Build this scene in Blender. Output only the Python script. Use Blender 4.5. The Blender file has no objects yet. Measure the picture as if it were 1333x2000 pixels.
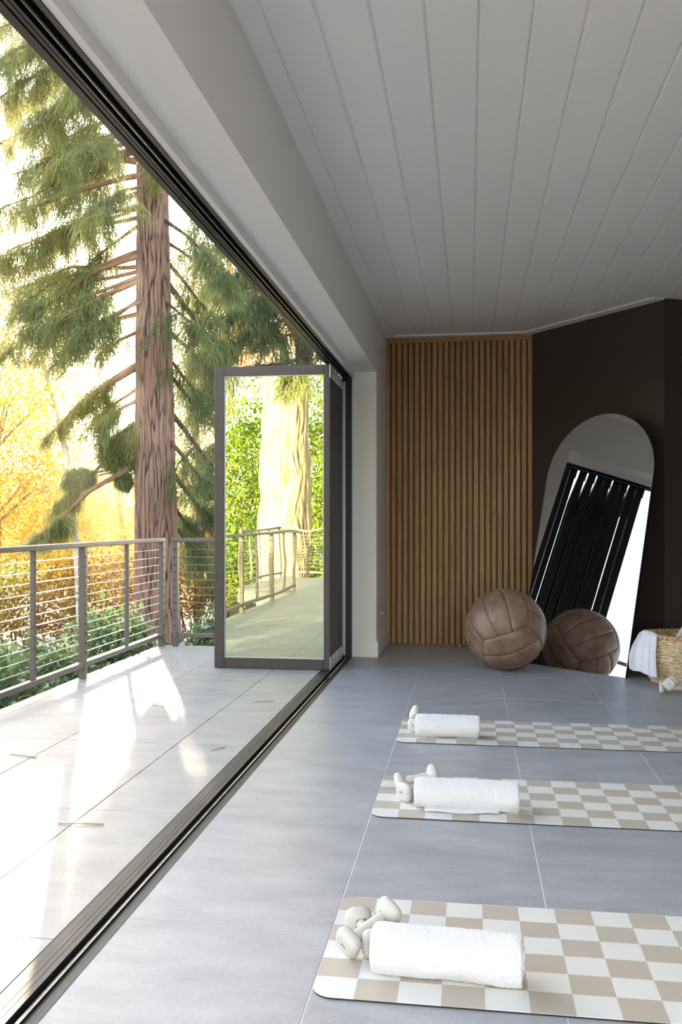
import bpy, math, random
import numpy as np
from mathutils import Vector, Matrix, noise as mnoise

random.seed(7)
rng = np.random.default_rng(7)
S = bpy.context.scene
COL = S.collection
PI = math.pi

# ---------------------------------------------------------------- camera, sky, sun, exposure
FOC, PX, HY, EYE = 1930.0, 610.0, 1016.0, 1.125      # focal length and principal point on the 1333x2000 frame
YAW = math.atan2(918 - PX, FOC)
cam_d = bpy.data.cameras.new('camera'); cam = bpy.data.objects.new('camera', cam_d); COL.objects.link(cam)
cam.location = (0, 0, EYE); cam.rotation_euler = (PI/2, 0, YAW)
cam_d.sensor_fit = 'VERTICAL'; cam_d.sensor_height = 36; cam_d.sensor_width = 24
cam_d.lens = 36*FOC/2000
cam_d.shift_x = (666.5 - PX)/2000; cam_d.shift_y = (HY - 1000)/2000
cam_d.clip_start = 0.05; cam_d.clip_end = 800
S.camera = cam

SUN_AZ, SUN_EL = math.radians(20.83), math.radians(9.62)     # left of +Y, above the horizon
W = bpy.data.worlds.new('world'); S.world = W; W.use_nodes = True
wn = W.node_tree; wn.nodes.clear()
out = wn.nodes.new('ShaderNodeOutputWorld'); bg = wn.nodes.new('ShaderNodeBackground')
sky = wn.nodes.new('ShaderNodeTexSky'); sky.sky_type = 'NISHITA'
sky.sun_disc = False; sky.sun_elevation = SUN_EL; sky.sun_rotation = -SUN_AZ
sky.air_density = 1.0; sky.dust_density = 1.6; sky.ozone_density = 1.5; sky.altitude = 100
hsv = wn.nodes.new('ShaderNodeHueSaturation'); hsv.inputs['Saturation'].default_value = .6
wn.links.new(sky.outputs[0], hsv.inputs['Color']); wn.links.new(hsv.outputs[0], bg.inputs[0]); bg.inputs[1].default_value = 0.28
wn.links.new(bg.outputs[0], out.inputs[0])

sd = bpy.data.lights.new('sun', 'SUN'); sun = bpy.data.objects.new('sun', sd); COL.objects.link(sun)
sd.energy = 7.0; sd.angle = math.radians(0.6); sd.color = (1.0, 0.83, 0.58)
sdir = Vector((-math.sin(SUN_AZ)*math.cos(SUN_EL), math.cos(SUN_AZ)*math.cos(SUN_EL), math.sin(SUN_EL)))
sun.rotation_euler = sdir.to_track_quat('Z', 'Y').to_euler(); sun.location = (-20, 50, 12)

for lx, ly in ((.6, -1.6), (2.9, -1.2)):          # unseen fill lights added behind the camera to brighten the room
    ld = bpy.data.lights.new('fill_light', 'AREA'); lo = bpy.data.objects.new('fill_light', ld); COL.objects.link(lo)
    ld.shape = 'DISK'; ld.size = 1.2; ld.energy = 16; ld.color = (1, .95, .88); lo.location = (lx, ly, 2.70)

vs = S.view_settings
vs.view_transform = 'Standard'; vs.look = 'None'; vs.gamma = 1; vs.use_curve_mapping = False
vs.exposure = 2.25
S.cycles.use_denoising = True
S.cycles.max_bounces = 14; S.cycles.diffuse_bounces = 7; S.cycles.glossy_bounces = 6
S.cycles.transmission_bounces = 8; S.cycles.transparent_max_bounces = 24
S.cycles.sample_clamp_indirect = 6

# ---------------------------------------------------------------- helpers
_c, _s = math.cos(YAW), math.sin(YAW)
def ray(x, y): return (-FOC*_s + (x-PX)*_c, FOC*_c + (x-PX)*_s, HY - y)
def at(x, y, Y):
    a = ray(x, y); t = Y/a[1]; return Vector((a[0]*t, Y, EYE + a[2]*t))

def tag(o, label=None, cat=None, group=None, kind=None):
    if label: o['label'] = label
    if cat: o['category'] = cat
    if group: o['group'] = group
    if kind: o['kind'] = kind
    return o
def link(name, me, parent=None, loc=None):
    o = bpy.data.objects.new(name, me); COL.objects.link(o)
    if parent is not None: o.parent = parent
    if loc is not None: o.location = loc
    return o
def empty(name, loc=(0, 0, 0), rz=0, label=None, cat=None, group=None, kind=None):
    o = bpy.data.objects.new(name, None); COL.objects.link(o); o.empty_display_size = .1
    o.location = loc; o.rotation_euler = (0, 0, rz)
    return tag(o, label, cat, group, kind)
def copy_tree(o, parent=None):
    c = o.copy(); COL.objects.link(c)
    if parent is not None: c.parent = parent
    for ch in list(o.children): copy_tree(ch, c)
    return c

class MB:
    """collects faces and links them as one mesh"""
    def __init__(s): s.v = []; s.f = []
    def add(s, v, f):
        b = len(s.v); s.v += [tuple(p) for p in v]; s.f += [tuple(i+b for i in q) for q in f]; return s
    def box(s, x0, x1, y0, y1, z0, z1, bev=0.0):
        if bev <= 0:
            v = [(x, y, z) for z in (z0, z1) for y in (y0, y1) for x in (x0, x1)]
            f = [(0,2,3,1),(4,5,7,6),(0,1,5,4),(2,6,7,3),(0,4,6,2),(1,3,7,5)]
            return s.add(v, f)
        b = bev; v = []; idx = {}
        for i, x in enumerate((x0, x1)):
            for j, y in enumerate((y0, y1)):
                for k, z in enumerate((z0, z1)):
                    sx, sy, sz = (1, -1)[i], (1, -1)[j], (1, -1)[k]
                    idx[i,j,k,0] = len(v); v.append((x, y+sy*b, z+sz*b))
                    idx[i,j,k,1] = len(v); v.append((x+sx*b, y, z+sz*b))
                    idx[i,j,k,2] = len(v); v.append((x+sx*b, y+sy*b, z))
        f = []
        for i in (0,1): f.append([idx[i,j,k,0] for j,k in ((0,0),(1,0),(1,1),(0,1))])
        for j in (0,1): f.append([idx[i,j,k,1] for i,k in ((0,0),(1,0),(1,1),(0,1))])
        for k in (0,1): f.append([idx[i,j,k,2] for i,j in ((0,0),(1,0),(1,1),(0,1))])
        for j in (0,1):
            for k in (0,1): f.append([idx[0,j,k,1], idx[1,j,k,1], idx[1,j,k,2], idx[0,j,k,2]])
        for i in (0,1):
            for k in (0,1): f.append([idx[i,0,k,0], idx[i,1,k,0], idx[i,1,k,2], idx[i,0,k,2]])
        for i in (0,1):
            for j in (0,1): f.append([idx[i,j,0,0], idx[i,j,1,0], idx[i,j,1,1], idx[i,j,0,1]])
        for i in (0,1):
            for j in (0,1):
                for k in (0,1): f.append([idx[i,j,k,0], idx[i,j,k,1], idx[i,j,k,2]])
        return s.add(v, f)
    def tube(s, pts, rad, n=8, cap=True):
        pts = [Vector(p) for p in pts]; m = len(pts)
        if not hasattr(rad, '__len__'): rad = [rad]*m
        v = []; up = None
        for i, p in enumerate(pts):
            t = (pts[min(i+1, m-1)] - pts[max(i-1, 0)]).normalized()
            if up is None: up = t.orthogonal().normalized()
            up = (up - t*up.dot(t)).normalized(); w = t.cross(up)
            for k in range(n):
                a = 2*PI*k/n; v.append(p + (up*math.cos(a) + w*math.sin(a))*rad[i])
        f = [(i*n+k, i*n+(k+1)%n, (i+1)*n+(k+1)%n, (i+1)*n+k) for i in range(m-1) for k in range(n)]
        if cap: f += [tuple(range(n-1, -1, -1)), tuple((m-1)*n+k for k in range(n))]
        return s.add(v, f)
    def lathe(s, prof, n=32, c=(0, 0, 0)):
        v = []; m = len(prof)
        for r, z in prof:
            for k in range(n):
                a = 2*PI*k/n; v.append((c[0]+r*math.cos(a), c[1]+r*math.sin(a), c[2]+z))
        f = [(i*n+k, i*n+(k+1)%n, (i+1)*n+(k+1)%n, (i+1)*n+k) for i in range(m-1) for k in range(n)]
        return s.add(v, f)
    def prism(s, poly, z0, z1):
        n = len(poly); v = [(x, y, z0) for x, y in poly] + [(x, y, z1) for x, y in poly]
        f = [tuple(range(n-1, -1, -1)), tuple(range(n, 2*n))] + [(i, (i+1) % n, n+(i+1) % n, n+i) for i in range(n)]
        return s.add(v, f)
    def grid(s, rows, closed=False):
        nr, nc = len(rows), len(rows[0]); v = [p for r in rows for p in r]
        f = [(i*nc+j, i*nc+(j+1) % nc, (i+1)*nc+(j+1) % nc, (i+1)*nc+j) for i in range(nr-1) for j in range(nc if closed else nc-1)]
        return s.add(v, f)
    def mesh(s, name, mat, smooth=False):
        me = bpy.data.meshes.new(name); me.from_pydata([tuple(p) for p in s.v], [], s.f); me.update()
        import bmesh
        b = bmesh.new(); b.from_mesh(me); bmesh.ops.recalc_face_normals(b, faces=b.faces); b.to_mesh(me); b.free()
        if mat: me.materials.append(mat)
        if smooth: me.shade_smooth()
        return me
    def obj(s, name, mat, parent=None, smooth=False, loc=None):
        return link(name, s.mesh(name, mat, smooth), parent, loc)

def quads_mesh(name, V, mat):
    V = np.ascontiguousarray(V, dtype=np.float32).reshape(-1, 3); n = len(V)//4
    me = bpy.data.meshes.new(name)
    me.vertices.add(4*n); me.vertices.foreach_set('co', V.ravel())
    me.loops.add(4*n); me.loops.foreach_set('vertex_index', np.arange(4*n, dtype=np.int32))
    me.polygons.add(n); me.polygons.foreach_set('loop_start', np.arange(0, 4*n, 4, dtype=np.int32))
    me.update(calc_edges=True); me.validate()
    me.materials.append(mat); return me

def smooth_by_angle(o, a=35):
    me = o.data; me.shade_smooth()
    try: me.set_sharp_from_angle(angle=math.radians(a))
    except Exception: pass
    return o

# ---------------------------------------------------------------- materials
def srgb(r, g, b):
    f = lambda c: (c/255/12.92) if c/255 <= .04045 else ((c/255+.055)/1.055)**2.4
    return (f(r), f(g), f(b), 1)
def newmat(name):
    m = bpy.data.materials.new(name); m.use_nodes = True; nt = m.node_tree
    return m, nt, nt.nodes['Principled BSDF']
def plain(name, col, rough=.5, metal=0.0, bump=0.0, scale=200, var=0.0, vscale=6, spec=.5, stretch=(1, 1, 1), coat=0):
    m, nt, p = newmat(name); N, L = nt.nodes, nt.links
    p.inputs['Base Color'].default_value = col; p.inputs['Roughness'].default_value = rough; p.inputs['Metallic'].default_value = metal
    p.inputs['Specular IOR Level'].default_value = spec
    tc = N.new('ShaderNodeTexCoord'); mp = N.new('ShaderNodeMapping'); mp.inputs['Scale'].default_value = stretch
    L.new(tc.outputs['Object'], mp.inputs[0])
    if var:
        nz = N.new('ShaderNodeTexNoise'); nz.inputs['Scale'].default_value = vscale; nz.inputs['Detail'].default_value = 6
        L.new(mp.outputs[0], nz.inputs['Vector'])
        mx = N.new('ShaderNodeMix'); mx.data_type = 'RGBA'
        mx.inputs['A'].default_value = tuple(c*(1-var) for c in col[:3])+(1,); mx.inputs['B'].default_value = tuple(min(1, c*(1+var)) for c in col[:3])+(1,)
        rr = N.new('ShaderNodeMapRange'); rr.inputs[1].default_value = .3; rr.inputs[2].default_value = .7
        L.new(nz.outputs[0], rr.inputs[0]); L.new(rr.outputs[0], mx.inputs['Factor']); L.new(mx.outputs['Result'], p.inputs['Base Color'])
    if bump:
        nb = N.new('ShaderNodeTexNoise'); nb.inputs['Scale'].default_value = scale; nb.inputs['Detail'].default_value = 4
        L.new(mp.outputs[0], nb.inputs['Vector'])
        b = N.new('ShaderNodeBump'); b.inputs['Strength'].default_value = bump; b.inputs['Distance'].default_value = .01
        L.new(nb.outputs[0], b.inputs['Height']); L.new(b.outputs[0], p.inputs['Normal'])
    return m

M = {}
M['white'] = plain('white_paint', srgb(240, 237, 232), .55, bump=.03, scale=90)
M['white_wall'] = plain('white_wall_paint', srgb(238, 235, 230), .6, bump=.05, scale=120)
M['ceiling'] = plain('ceiling_paint', srgb(240, 237, 232), .5, bump=.04, scale=40, stretch=(1, .2, 1))
M['dark_wall'] = plain('dark_brown_paint', srgb(66, 57, 52), .38, bump=.04, scale=150, spec=.4)
M['bronze'] = plain('bronze_frame', srgb(74, 66, 62), .42, metal=.25, var=.06)
M['black_frame'] = plain('black_frame', srgb(27, 24, 24), .4, metal=.1)
M['black'] = plain('black_channel', srgb(20, 18, 18), .5)
M['sill'] = plain('sill_aluminium', srgb(38, 36, 36), .55, metal=.0, bump=.03, scale=60, stretch=(8, .5, 1))
M['steel'] = plain('bright_steel', srgb(190, 188, 186), .25, metal=1.0)
M['alu'] = plain('pale_aluminium', srgb(196, 200, 206), .35, metal=.3)
M['rail'] = plain('railing_paint', srgb(112, 104, 98), .42, metal=.35, bump=.02)
M['cable'] = plain('steel_cable', srgb(196, 190, 180), .3, metal=.9)
M['grout'] = plain('pale_grout', srgb(205, 205, 205), .8)
M['deck_grout'] = plain('grey_grout', srgb(150, 147, 143), .8)
M['gold'] = plain('brass', srgb(200, 160, 80), .25, metal=1.0)
M['mirror_edge'] = plain('mirror_edge', srgb(150, 150, 150), .15, metal=.9)
M['rubber'] = plain('black_rubber', srgb(28, 28, 30), .7)
M['dumbbell'] = plain('dumbbell_coating', srgb(208, 204, 197), .45, bump=.02, scale=300)
M['ink'] = plain('grey_print', srgb(88, 92, 96), .6)
M['needle_dry'] = plain('dry_needles', srgb(176, 152, 108), .6)
M['soil'] = plain('soil', srgb(96, 78, 56), .9, var=.4, vscale=1.5, bump=.5, scale=6, spec=.03)
M['hill'] = plain('hillside', srgb(120, 110, 70), .9, var=.4, vscale=.15, spec=.03)
M['facade'] = plain('pale_facade', srgb(200, 196, 192), .7, var=.05)
M['facade_brick'] = plain('brick_facade', srgb(176, 120, 92), .8, var=.12)
M['roof_slate'] = plain('grey_roof', srgb(130, 132, 138), .7)
M['window_dark'] = plain('window_glass_far', srgb(90, 100, 112), .1)

def tile_mat(name, c1, c2, rough):
    m, nt, p = newmat(name); N, L = nt.nodes, nt.links
    tc = N.new('ShaderNodeTexCoord'); geo = N.new('ShaderNodeNewGeometry')
    n1 = N.new('ShaderNodeTexNoise'); n1.inputs['Scale'].default_value = 3.2; n1.inputs['Detail'].default_value = 8; n1.inputs['Roughness'].default_value = .62
    mp = N.new('ShaderNodeMapping'); mp.inputs['Scale'].default_value = (1, 2.2, 1)
    L.new(geo.outputs['Position'], mp.inputs[0]); L.new(mp.outputs[0], n1.inputs['Vector'])
    n2 = N.new('ShaderNodeTexNoise'); n2.inputs['Scale'].default_value = 60; n2.inputs['Detail'].default_value = 5; n2.inputs['Roughness'].default_value = .7
    L.new(geo.outputs['Position'], n2.inputs['Vector'])
    ad = N.new('ShaderNodeMath'); ad.operation = 'MULTIPLY_ADD'; ad.inputs[1].default_value = .45
    L.new(n2.outputs[0], ad.inputs[0]); L.new(n1.outputs[0], ad.inputs[2])
    oi = N.new('ShaderNodeObjectInfo')
    ad2 = N.new('ShaderNodeMath'); ad2.operation = 'MULTIPLY_ADD'; ad2.inputs[1].default_value = .12
    L.new(oi.outputs['Random'], ad2.inputs[0]); L.new(ad.outputs[0], ad2.inputs[2])
    cr = N.new('ShaderNodeValToRGB'); cr.color_ramp.elements[0].position = .5; cr.color_ramp.elements[0].color = c1
    cr.color_ramp.elements[1].position = 1.02; cr.color_ramp.elements[1].color = c2
    L.new(ad2.outputs[0], cr.inputs[0])
    # fine pale flecks and hairline veins
    vo = N.new('ShaderNodeTexNoise'); vo.inputs['Scale'].default_value = 26; vo.inputs['Detail'].default_value = 9; vo.inputs['Roughness'].default_value = .8; vo.inputs['Distortion'].default_value = 1.2
    L.new(mp.outputs[0], vo.inputs['Vector'])
    mr = N.new('ShaderNodeMapRange'); mr.inputs[1].default_value = .62; mr.inputs[2].default_value = .75
    L.new(vo.outputs[0], mr.inputs[0])
    mx = N.new('ShaderNodeMix'); mx.data_type = 'RGBA'; mx.inputs['B'].default_value = tuple(min(1, c*1.35) for c in c2[:3])+(1,)
    mm = N.new('ShaderNodeMath'); mm.operation = 'MULTIPLY'; mm.inputs[1].default_value = .45
    L.new(mr.outputs[0], mm.inputs[0]); L.new(mm.outputs[0], mx.inputs['Factor']); L.new(cr.outputs[0], mx.inputs['A'])
    L.new(mx.outputs['Result'], p.inputs['Base Color']); p.inputs['Roughness'].default_value = rough
    b = N.new('ShaderNodeBump'); b.inputs['Strength'].default_value = .12; b.inputs['Distance'].default_value = .004
    L.new(ad.outputs[0], b.inputs['Height']); L.new(b.outputs[0], p.inputs['Normal'])
    return m
M['tile'] = tile_mat('grey_porcelain_tile', srgb(146, 147, 152), srgb(176, 177, 182), .42)
M['deck_tile'] = tile_mat('pale_deck_tile', srgb(146, 144, 142), srgb(174, 172, 169), .5)

def wood_mat():
    m, nt, p = newmat('oak_slat'); N, L = nt.nodes, nt.links
    tc = N.new('ShaderNodeTexCoord'); oi = N.new('ShaderNodeObjectInfo')
    off = N.new('ShaderNodeVectorMath'); off.operation = 'SCALE'; off.inputs[3].default_value = 13.0
    cb = N.new('ShaderNodeCombineXYZ'); L.new(oi.outputs['Random'], cb.inputs[0]); L.new(oi.outputs['Random'], cb.inputs[2]); L.new(cb.outputs[0], off.inputs[0])
    ad = N.new('ShaderNodeVectorMath'); L.new(tc.outputs['Object'], ad.inputs[0]); L.new(off.outputs[0], ad.inputs[1])
    mp = N.new('ShaderNodeMapping'); mp.inputs['Scale'].default_value = (34, 34, 1.6); L.new(ad.outputs[0], mp.inputs[0])
    nz = N.new('ShaderNodeTexNoise'); nz.inputs['Scale'].default_value = 2.2; nz.inputs['Detail'].default_value = 7; nz.inputs['Distortion'].default_value = .6
    L.new(mp.outputs[0], nz.inputs['Vector'])
    cr = N.new('ShaderNodeValToRGB'); e = cr.color_ramp.elements
    e[0].position = .3; e[0].color = srgb(146, 106, 64); e[1].position = .72; e[1].color = srgb(186, 144, 94)
    L.new(nz.outputs[0], cr.inputs[0])
    hv = N.new('ShaderNodeHueSaturation'); mr = N.new('ShaderNodeMapRange'); mr.inputs[3].default_value = .86; mr.inputs[4].default_value = 1.12
    L.new(oi.outputs['Random'], mr.inputs[0]); L.new(mr.outputs[0], hv.inputs['Value']); L.new(cr.outputs[0], hv.inputs['Color'])
    L.new(hv.outputs[0], p.inputs['Base Color']); p.inputs['Roughness'].default_value = .5
    b = N.new('ShaderNodeBump'); b.inputs['Strength'].default_value = .1; b.inputs['Distance'].default_value = .003
    L.new(nz.outputs[0], b.inputs['Height']); L.new(b.outputs[0], p.inputs['Normal'])
    return m
M['oak'] = wood_mat()
M['slat_back'] = plain('slat_backing', srgb(120, 88, 58), .8)

def bark_mat(name, dark, light):
    m, nt, p = newmat(name); N, L = nt.nodes, nt.links
    at_ = N.new('ShaderNodeAttribute'); at_.attribute_name = 'ridge'
    tc = N.new('ShaderNodeTexCoord'); mp = N.new('ShaderNodeMapping'); mp.inputs['Scale'].default_value = (9, 9, 1.4); L.new(tc.outputs['Object'], mp.inputs[0])
    nz = N.new('ShaderNodeTexNoise'); nz.inputs['Scale'].default_value = 2.5; nz.inputs['Detail'].default_value = 8; nz.inputs['Roughness'].default_value = .65; L.new(mp.outputs[0], nz.inputs['Vector'])
    mx0 = N.new('ShaderNodeMath'); mx0.operation = 'MULTIPLY_ADD'; mx0.inputs[1].default_value = .7
    L.new(nz.outputs[0], mx0.inputs[0]); L.new(at_.outputs['Fac'], mx0.inputs[2])
    cr = N.new('ShaderNodeValToRGB'); cr.color_ramp.elements[0].position = .4; cr.color_ramp.elements[0].color = dark
    cr.color_ramp.elements[1].position = 1.3; cr.color_ramp.elements[1].color = light
    L.new(mx0.outputs[0], cr.inputs[0]); L.new(cr.outputs[0], p.inputs['Base Color']); p.inputs['Roughness'].default_value = .85
    b = N.new('ShaderNodeBump'); b.inputs['Strength'].default_value = .7; b.inputs['Distance'].default_value = .02
    L.new(nz.outputs[0], b.inputs['Height']); L.new(b.outputs[0], p.inputs['Normal'])
    return m
M['bark'] = bark_mat('redwood_bark', srgb(44, 32, 27), srgb(150, 116, 98))
M['bark2'] = bark_mat('plated_bark', srgb(140, 110, 80), srgb(204, 172, 136))
M['branch'] = plain('conifer_branch', srgb(150, 112, 84), .8, var=.2, vscale=8)
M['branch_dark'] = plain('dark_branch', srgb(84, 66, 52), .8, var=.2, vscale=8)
M['maple_bark'] = plain('grey_brown_bark', srgb(136, 116, 96), .85, var=.25, vscale=10)
M['birch'] = plain('birch_bark', srgb(214, 204, 186), .7, var=.35, vscale=9, stretch=(1, 1, .7))

def leaf_mat(name, cols, trans=.5, gloss=0.0, rough=.4):
    """diffuse + translucent leaf, its colour drawn per leaf from cols"""
    m = bpy.data.materials.new(name); m.use_nodes = True; nt = m.node_tree; N, L = nt.nodes, nt.links
    N.clear(); o = N.new('ShaderNodeOutputMaterial')
    geo = N.new('ShaderNodeNewGeometry'); cr = N.new('ShaderNodeValToRGB'); cr.color_ramp.interpolation = 'LINEAR'
    while len(cr.color_ramp.elements) < len(cols): cr.color_ramp.elements.new(.5)
    for i, c in enumerate(cols):
        cr.color_ramp.elements[i].position = i/(max(1, len(cols)-1)); cr.color_ramp.elements[i].color = c
    nz = N.new('ShaderNodeTexNoise'); nz.inputs['Scale'].default_value = .9; nz.inputs['Detail'].default_value = 3
    L.new(geo.outputs['Position'], nz.inputs['Vector'])
    mr = N.new('ShaderNodeMapRange'); mr.inputs[1].default_value = .3; mr.inputs[2].default_value = .7
    L.new(nz.outputs[0], mr.inputs[0])
    mm = N.new('ShaderNodeMix'); mm.inputs[0].default_value = .55
    L.new(mr.outputs[0], mm.inputs[2]); L.new(geo.outputs['Random Per Island'], mm.inputs[3]); L.new(mm.outputs[0], cr.inputs[0])
    d = N.new('ShaderNodeBsdfDiffuse'); t = N.new('ShaderNodeBsdfTranslucent')
    L.new(cr.outputs[0], d.inputs[0])
    hs = N.new('ShaderNodeHueSaturation'); hs.inputs['Saturation'].default_value = 1.0; hs.inputs['Value'].default_value = .95
    L.new(cr.outputs[0], hs.inputs['Color']); L.new(hs.outputs[0], t.inputs[0])
    x = N.new('ShaderNodeMixShader'); x.inputs[0].default_value = trans
    L.new(d.outputs[0], x.inputs[1]); L.new(t.outputs[0], x.inputs[2])
    last = x
    if gloss:
        g = N.new('ShaderNodeBsdfGlossy'); g.inputs['Roughness'].default_value = rough
        lw = N.new('ShaderNodeFresnel'); lw.inputs[0].default_value = 1.5
        y = N.new('ShaderNodeMixShader'); ml = N.new('ShaderNodeMath'); ml.operation = 'MULTIPLY'; ml.inputs[1].default_value = gloss
        L.new(lw.outputs[0], ml.inputs[0]); L.new(ml.outputs[0], y.inputs[0]); L.new(x.outputs[0], y.inputs[1]); L.new(g.outputs[0], y.inputs[2]); last = y
    L.new(last.outputs[0], o.inputs[0]); return m
M['needles'] = leaf_mat('redwood_needles', [srgb(112, 126, 92), srgb(152, 156, 104), srgb(194, 186, 104)], .55)
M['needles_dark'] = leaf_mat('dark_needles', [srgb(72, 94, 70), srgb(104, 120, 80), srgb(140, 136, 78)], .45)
M['leaf_yellow'] = leaf_mat('yellow_leaves', [srgb(182, 134, 22), srgb(204, 164, 34), srgb(212, 184, 66), srgb(150, 146, 48)], .6)
M['leaf_orange'] = leaf_mat('orange_needles', [srgb(190, 112, 30), srgb(224, 150, 44), srgb(236, 178, 70)], .6)
M['leaf_russet'] = leaf_mat('russet_leaves', [srgb(70, 62, 34), srgb(128, 84, 44), srgb(150, 124, 54), srgb(92, 90, 46)], .5)
M['leaf_green'] = leaf_mat('bright_green_leaves', [srgb(92, 120, 50), srgb(140, 160, 62), srgb(186, 190, 84)], .5)
M['laurel'] = leaf_mat('laurel_leaves', [srgb(74, 96, 60), srgb(112, 134, 84), srgb(152, 166, 112)], .35, gloss=.4, rough=.42)

def glass_mat():
    m = bpy.data.materials.new('coated_door_glass'); m.use_nodes = True; nt = m.node_tree; N, L = nt.nodes, nt.links; N.clear()
    o = N.new('ShaderNodeOutputMaterial'); g = N.new('ShaderNodeBsdfGlossy'); g.inputs['Roughness'].default_value = 0.0
    g.inputs['Color'].default_value = (.93, 1.0, .74, 1)
    t = N.new('ShaderNodeBsdfTransparent'); t.inputs[0].default_value = (.36, .44, .36, 1)
    x = N.new('ShaderNodeMixShader'); lw = N.new('ShaderNodeLayerWeight'); lw.inputs[0].default_value = .3
    mr = N.new('ShaderNodeMapRange'); mr.inputs[3].default_value = .62; mr.inputs[4].default_value = 1.0
    L.new(lw.outputs['Fresnel'], mr.inputs[0]); L.new(mr.outputs[0], x.inputs[0])
    tc = N.new('ShaderNodeTexCoord'); nz = N.new('ShaderNodeTexNoise'); nz.inputs['Scale'].default_value = 2.6; nz.inputs['Detail'].default_value = 1
    L.new(tc.outputs['Object'], nz.inputs['Vector'])
    b = N.new('ShaderNodeBump'); b.inputs['Strength'].default_value = .05; b.inputs['Distance'].default_value = .02
    L.new(nz.outputs[0], b.inputs['Height']); L.new(b.outputs[0], g.inputs['Normal'])
    L.new(t.outputs[0], x.inputs[1]); L.new(g.outputs[0], x.inputs[2]); L.new(x.outputs[0], o.inputs[0]); return m
M['glass'] = glass_mat()
m_, nt_, p_ = newmat('mirror_silver'); p_.inputs['Base Color'].default_value = (.86, .87, .87, 1); p_.inputs['Metallic'].default_value = 1; p_.inputs['Roughness'].default_value = .01
M['mirror'] = m_

def mat_check():
    m, nt, p = newmat('checkered_mat'); N, L = nt.nodes, nt.links
    tc = N.new('ShaderNodeTexCoord'); mp = N.new('ShaderNodeMapping'); mp.inputs['Location'].default_value = (0, 0, .5)
    L.new(tc.outputs['Object'], mp.inputs[0])
    mp.inputs['Scale'].default_value = (1/.1017, 1/.1035, 0)
    ck = N.new('ShaderNodeTexChecker'); ck.inputs['Scale'].default_value = 1.0
    ck.inputs['Color2'].default_value = srgb(222, 222, 217); ck.inputs['Color1'].default_value = srgb(186, 177, 164)
    L.new(mp.outputs[0], ck.inputs[0]); L.new(ck.outputs[0], p.inputs['Base Color']); p.inputs['Roughness'].default_value = .5
    wv = N.new('ShaderNodeTexNoise'); wv.inputs['Scale'].default_value = 3; m2 = N.new('ShaderNodeMapping'); m2.inputs['Scale'].default_value = (30, 260, 1)
    L.new(tc.outputs['Object'], m2.inputs[0]); L.new(m2.outputs[0], wv.inputs['Vector'])
    b = N.new('ShaderNodeBump'); b.inputs['Strength'].default_value = .12; b.inputs['Distance'].default_value = .002
    L.new(wv.outputs[0], b.inputs['Height']); L.new(b.outputs[0], p.inputs['Normal'])
    return m
M['mat'] = mat_check()

def towel_mat(name, col):
    m, nt, p = newmat(name); N, L = nt.nodes, nt.links
    p.inputs['Base Color'].default_value = col; p.inputs['Roughness'].default_value = .95; p.inputs['Specular IOR Level'].default_value = .1
    p.inputs['Sheen Weight'].default_value = .4; p.inputs['Sheen Roughness'].default_value = .5
    tc = N.new('ShaderNodeTexCoord'); nz = N.new('ShaderNodeTexNoise'); nz.inputs['Scale'].default_value = 240; nz.inputs['Detail'].default_value = 3
    n2 = N.new('ShaderNodeTexNoise'); n2.inputs['Scale'].default_value = 30; n2.inputs['Detail'].default_value = 4
    L.new(tc.outputs['Object'], nz.inputs['Vector']); L.new(tc.outputs['Object'], n2.inputs['Vector'])
    ad = N.new('ShaderNodeMath'); ad.operation = 'ADD'; L.new(nz.outputs[0], ad.inputs[0]); L.new(n2.outputs[0], ad.inputs[1])
    b = N.new('ShaderNodeBump'); b.inputs['Strength'].default_value = .55; b.inputs['Distance'].default_value = .006
    L.new(ad.outputs[0], b.inputs['Height']); L.new(b.outputs[0], p.inputs['Normal']); return m
M['towel'] = towel_mat('white_terry', srgb(230, 228, 230))
M['towel_lilac'] = towel_mat('pale_lilac_cotton', srgb(234, 229, 240))

def leather_mat():
    m, nt, p = newmat('brown_leather'); N, L = nt.nodes, nt.links
    tc = N.new('ShaderNodeTexCoord'); nz = N.new('ShaderNodeTexNoise'); nz.inputs['Scale'].default_value = 9; nz.inputs['Detail'].default_value = 8; nz.inputs['Roughness'].default_value = .65
    L.new(tc.outputs['Object'], nz.inputs['Vector'])
    cr = N.new('ShaderNodeValToRGB'); e = cr.color_ramp.elements; e[0].position = .3; e[0].color = srgb(108, 80, 66); e[1].position = .7; e[1].color = srgb(152, 122, 104)
    L.new(nz.outputs[0], cr.inputs[0]); L.new(cr.outputs[0], p.inputs['Base Color']); p.inputs['Roughness'].default_value = .46
    n2 = N.new('ShaderNodeTexNoise'); n2.inputs['Scale'].default_value = 160; L.new(tc.outputs['Object'], n2.inputs['Vector'])
    b = N.new('ShaderNodeBump'); b.inputs['Strength'].default_value = .15; b.inputs['Distance'].default_value = .003
    L.new(n2.outputs[0], b.inputs['Height']); L.new(b.outputs[0], p.inputs['Normal']); return m
M['leather'] = leather_mat()
M['seam'] = plain('leather_seam', srgb(70, 46, 36), .7)
M['straw'] = plain('seagrass', srgb(216, 190, 152), .7, bump=1.0, scale=26, var=.5, vscale=30, stretch=(1, 1, 4))
M['straw_rim'] = plain('seagrass_rim', srgb(196, 162, 116), .7, bump=.5, scale=60, var=.25, vscale=30)
M['grey_block'] = plain('pale_grey_foam', srgb(206, 206, 204), .6)

# ---------------------------------------------------------------- the room shell
XI, XO = -.757, -.957              # inner wall face, door side of the reveal
YJ, YS = 8.10, 9.06                # jamb, back wall
ZC = 2.80                          # underside of the ceiling planks

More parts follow.
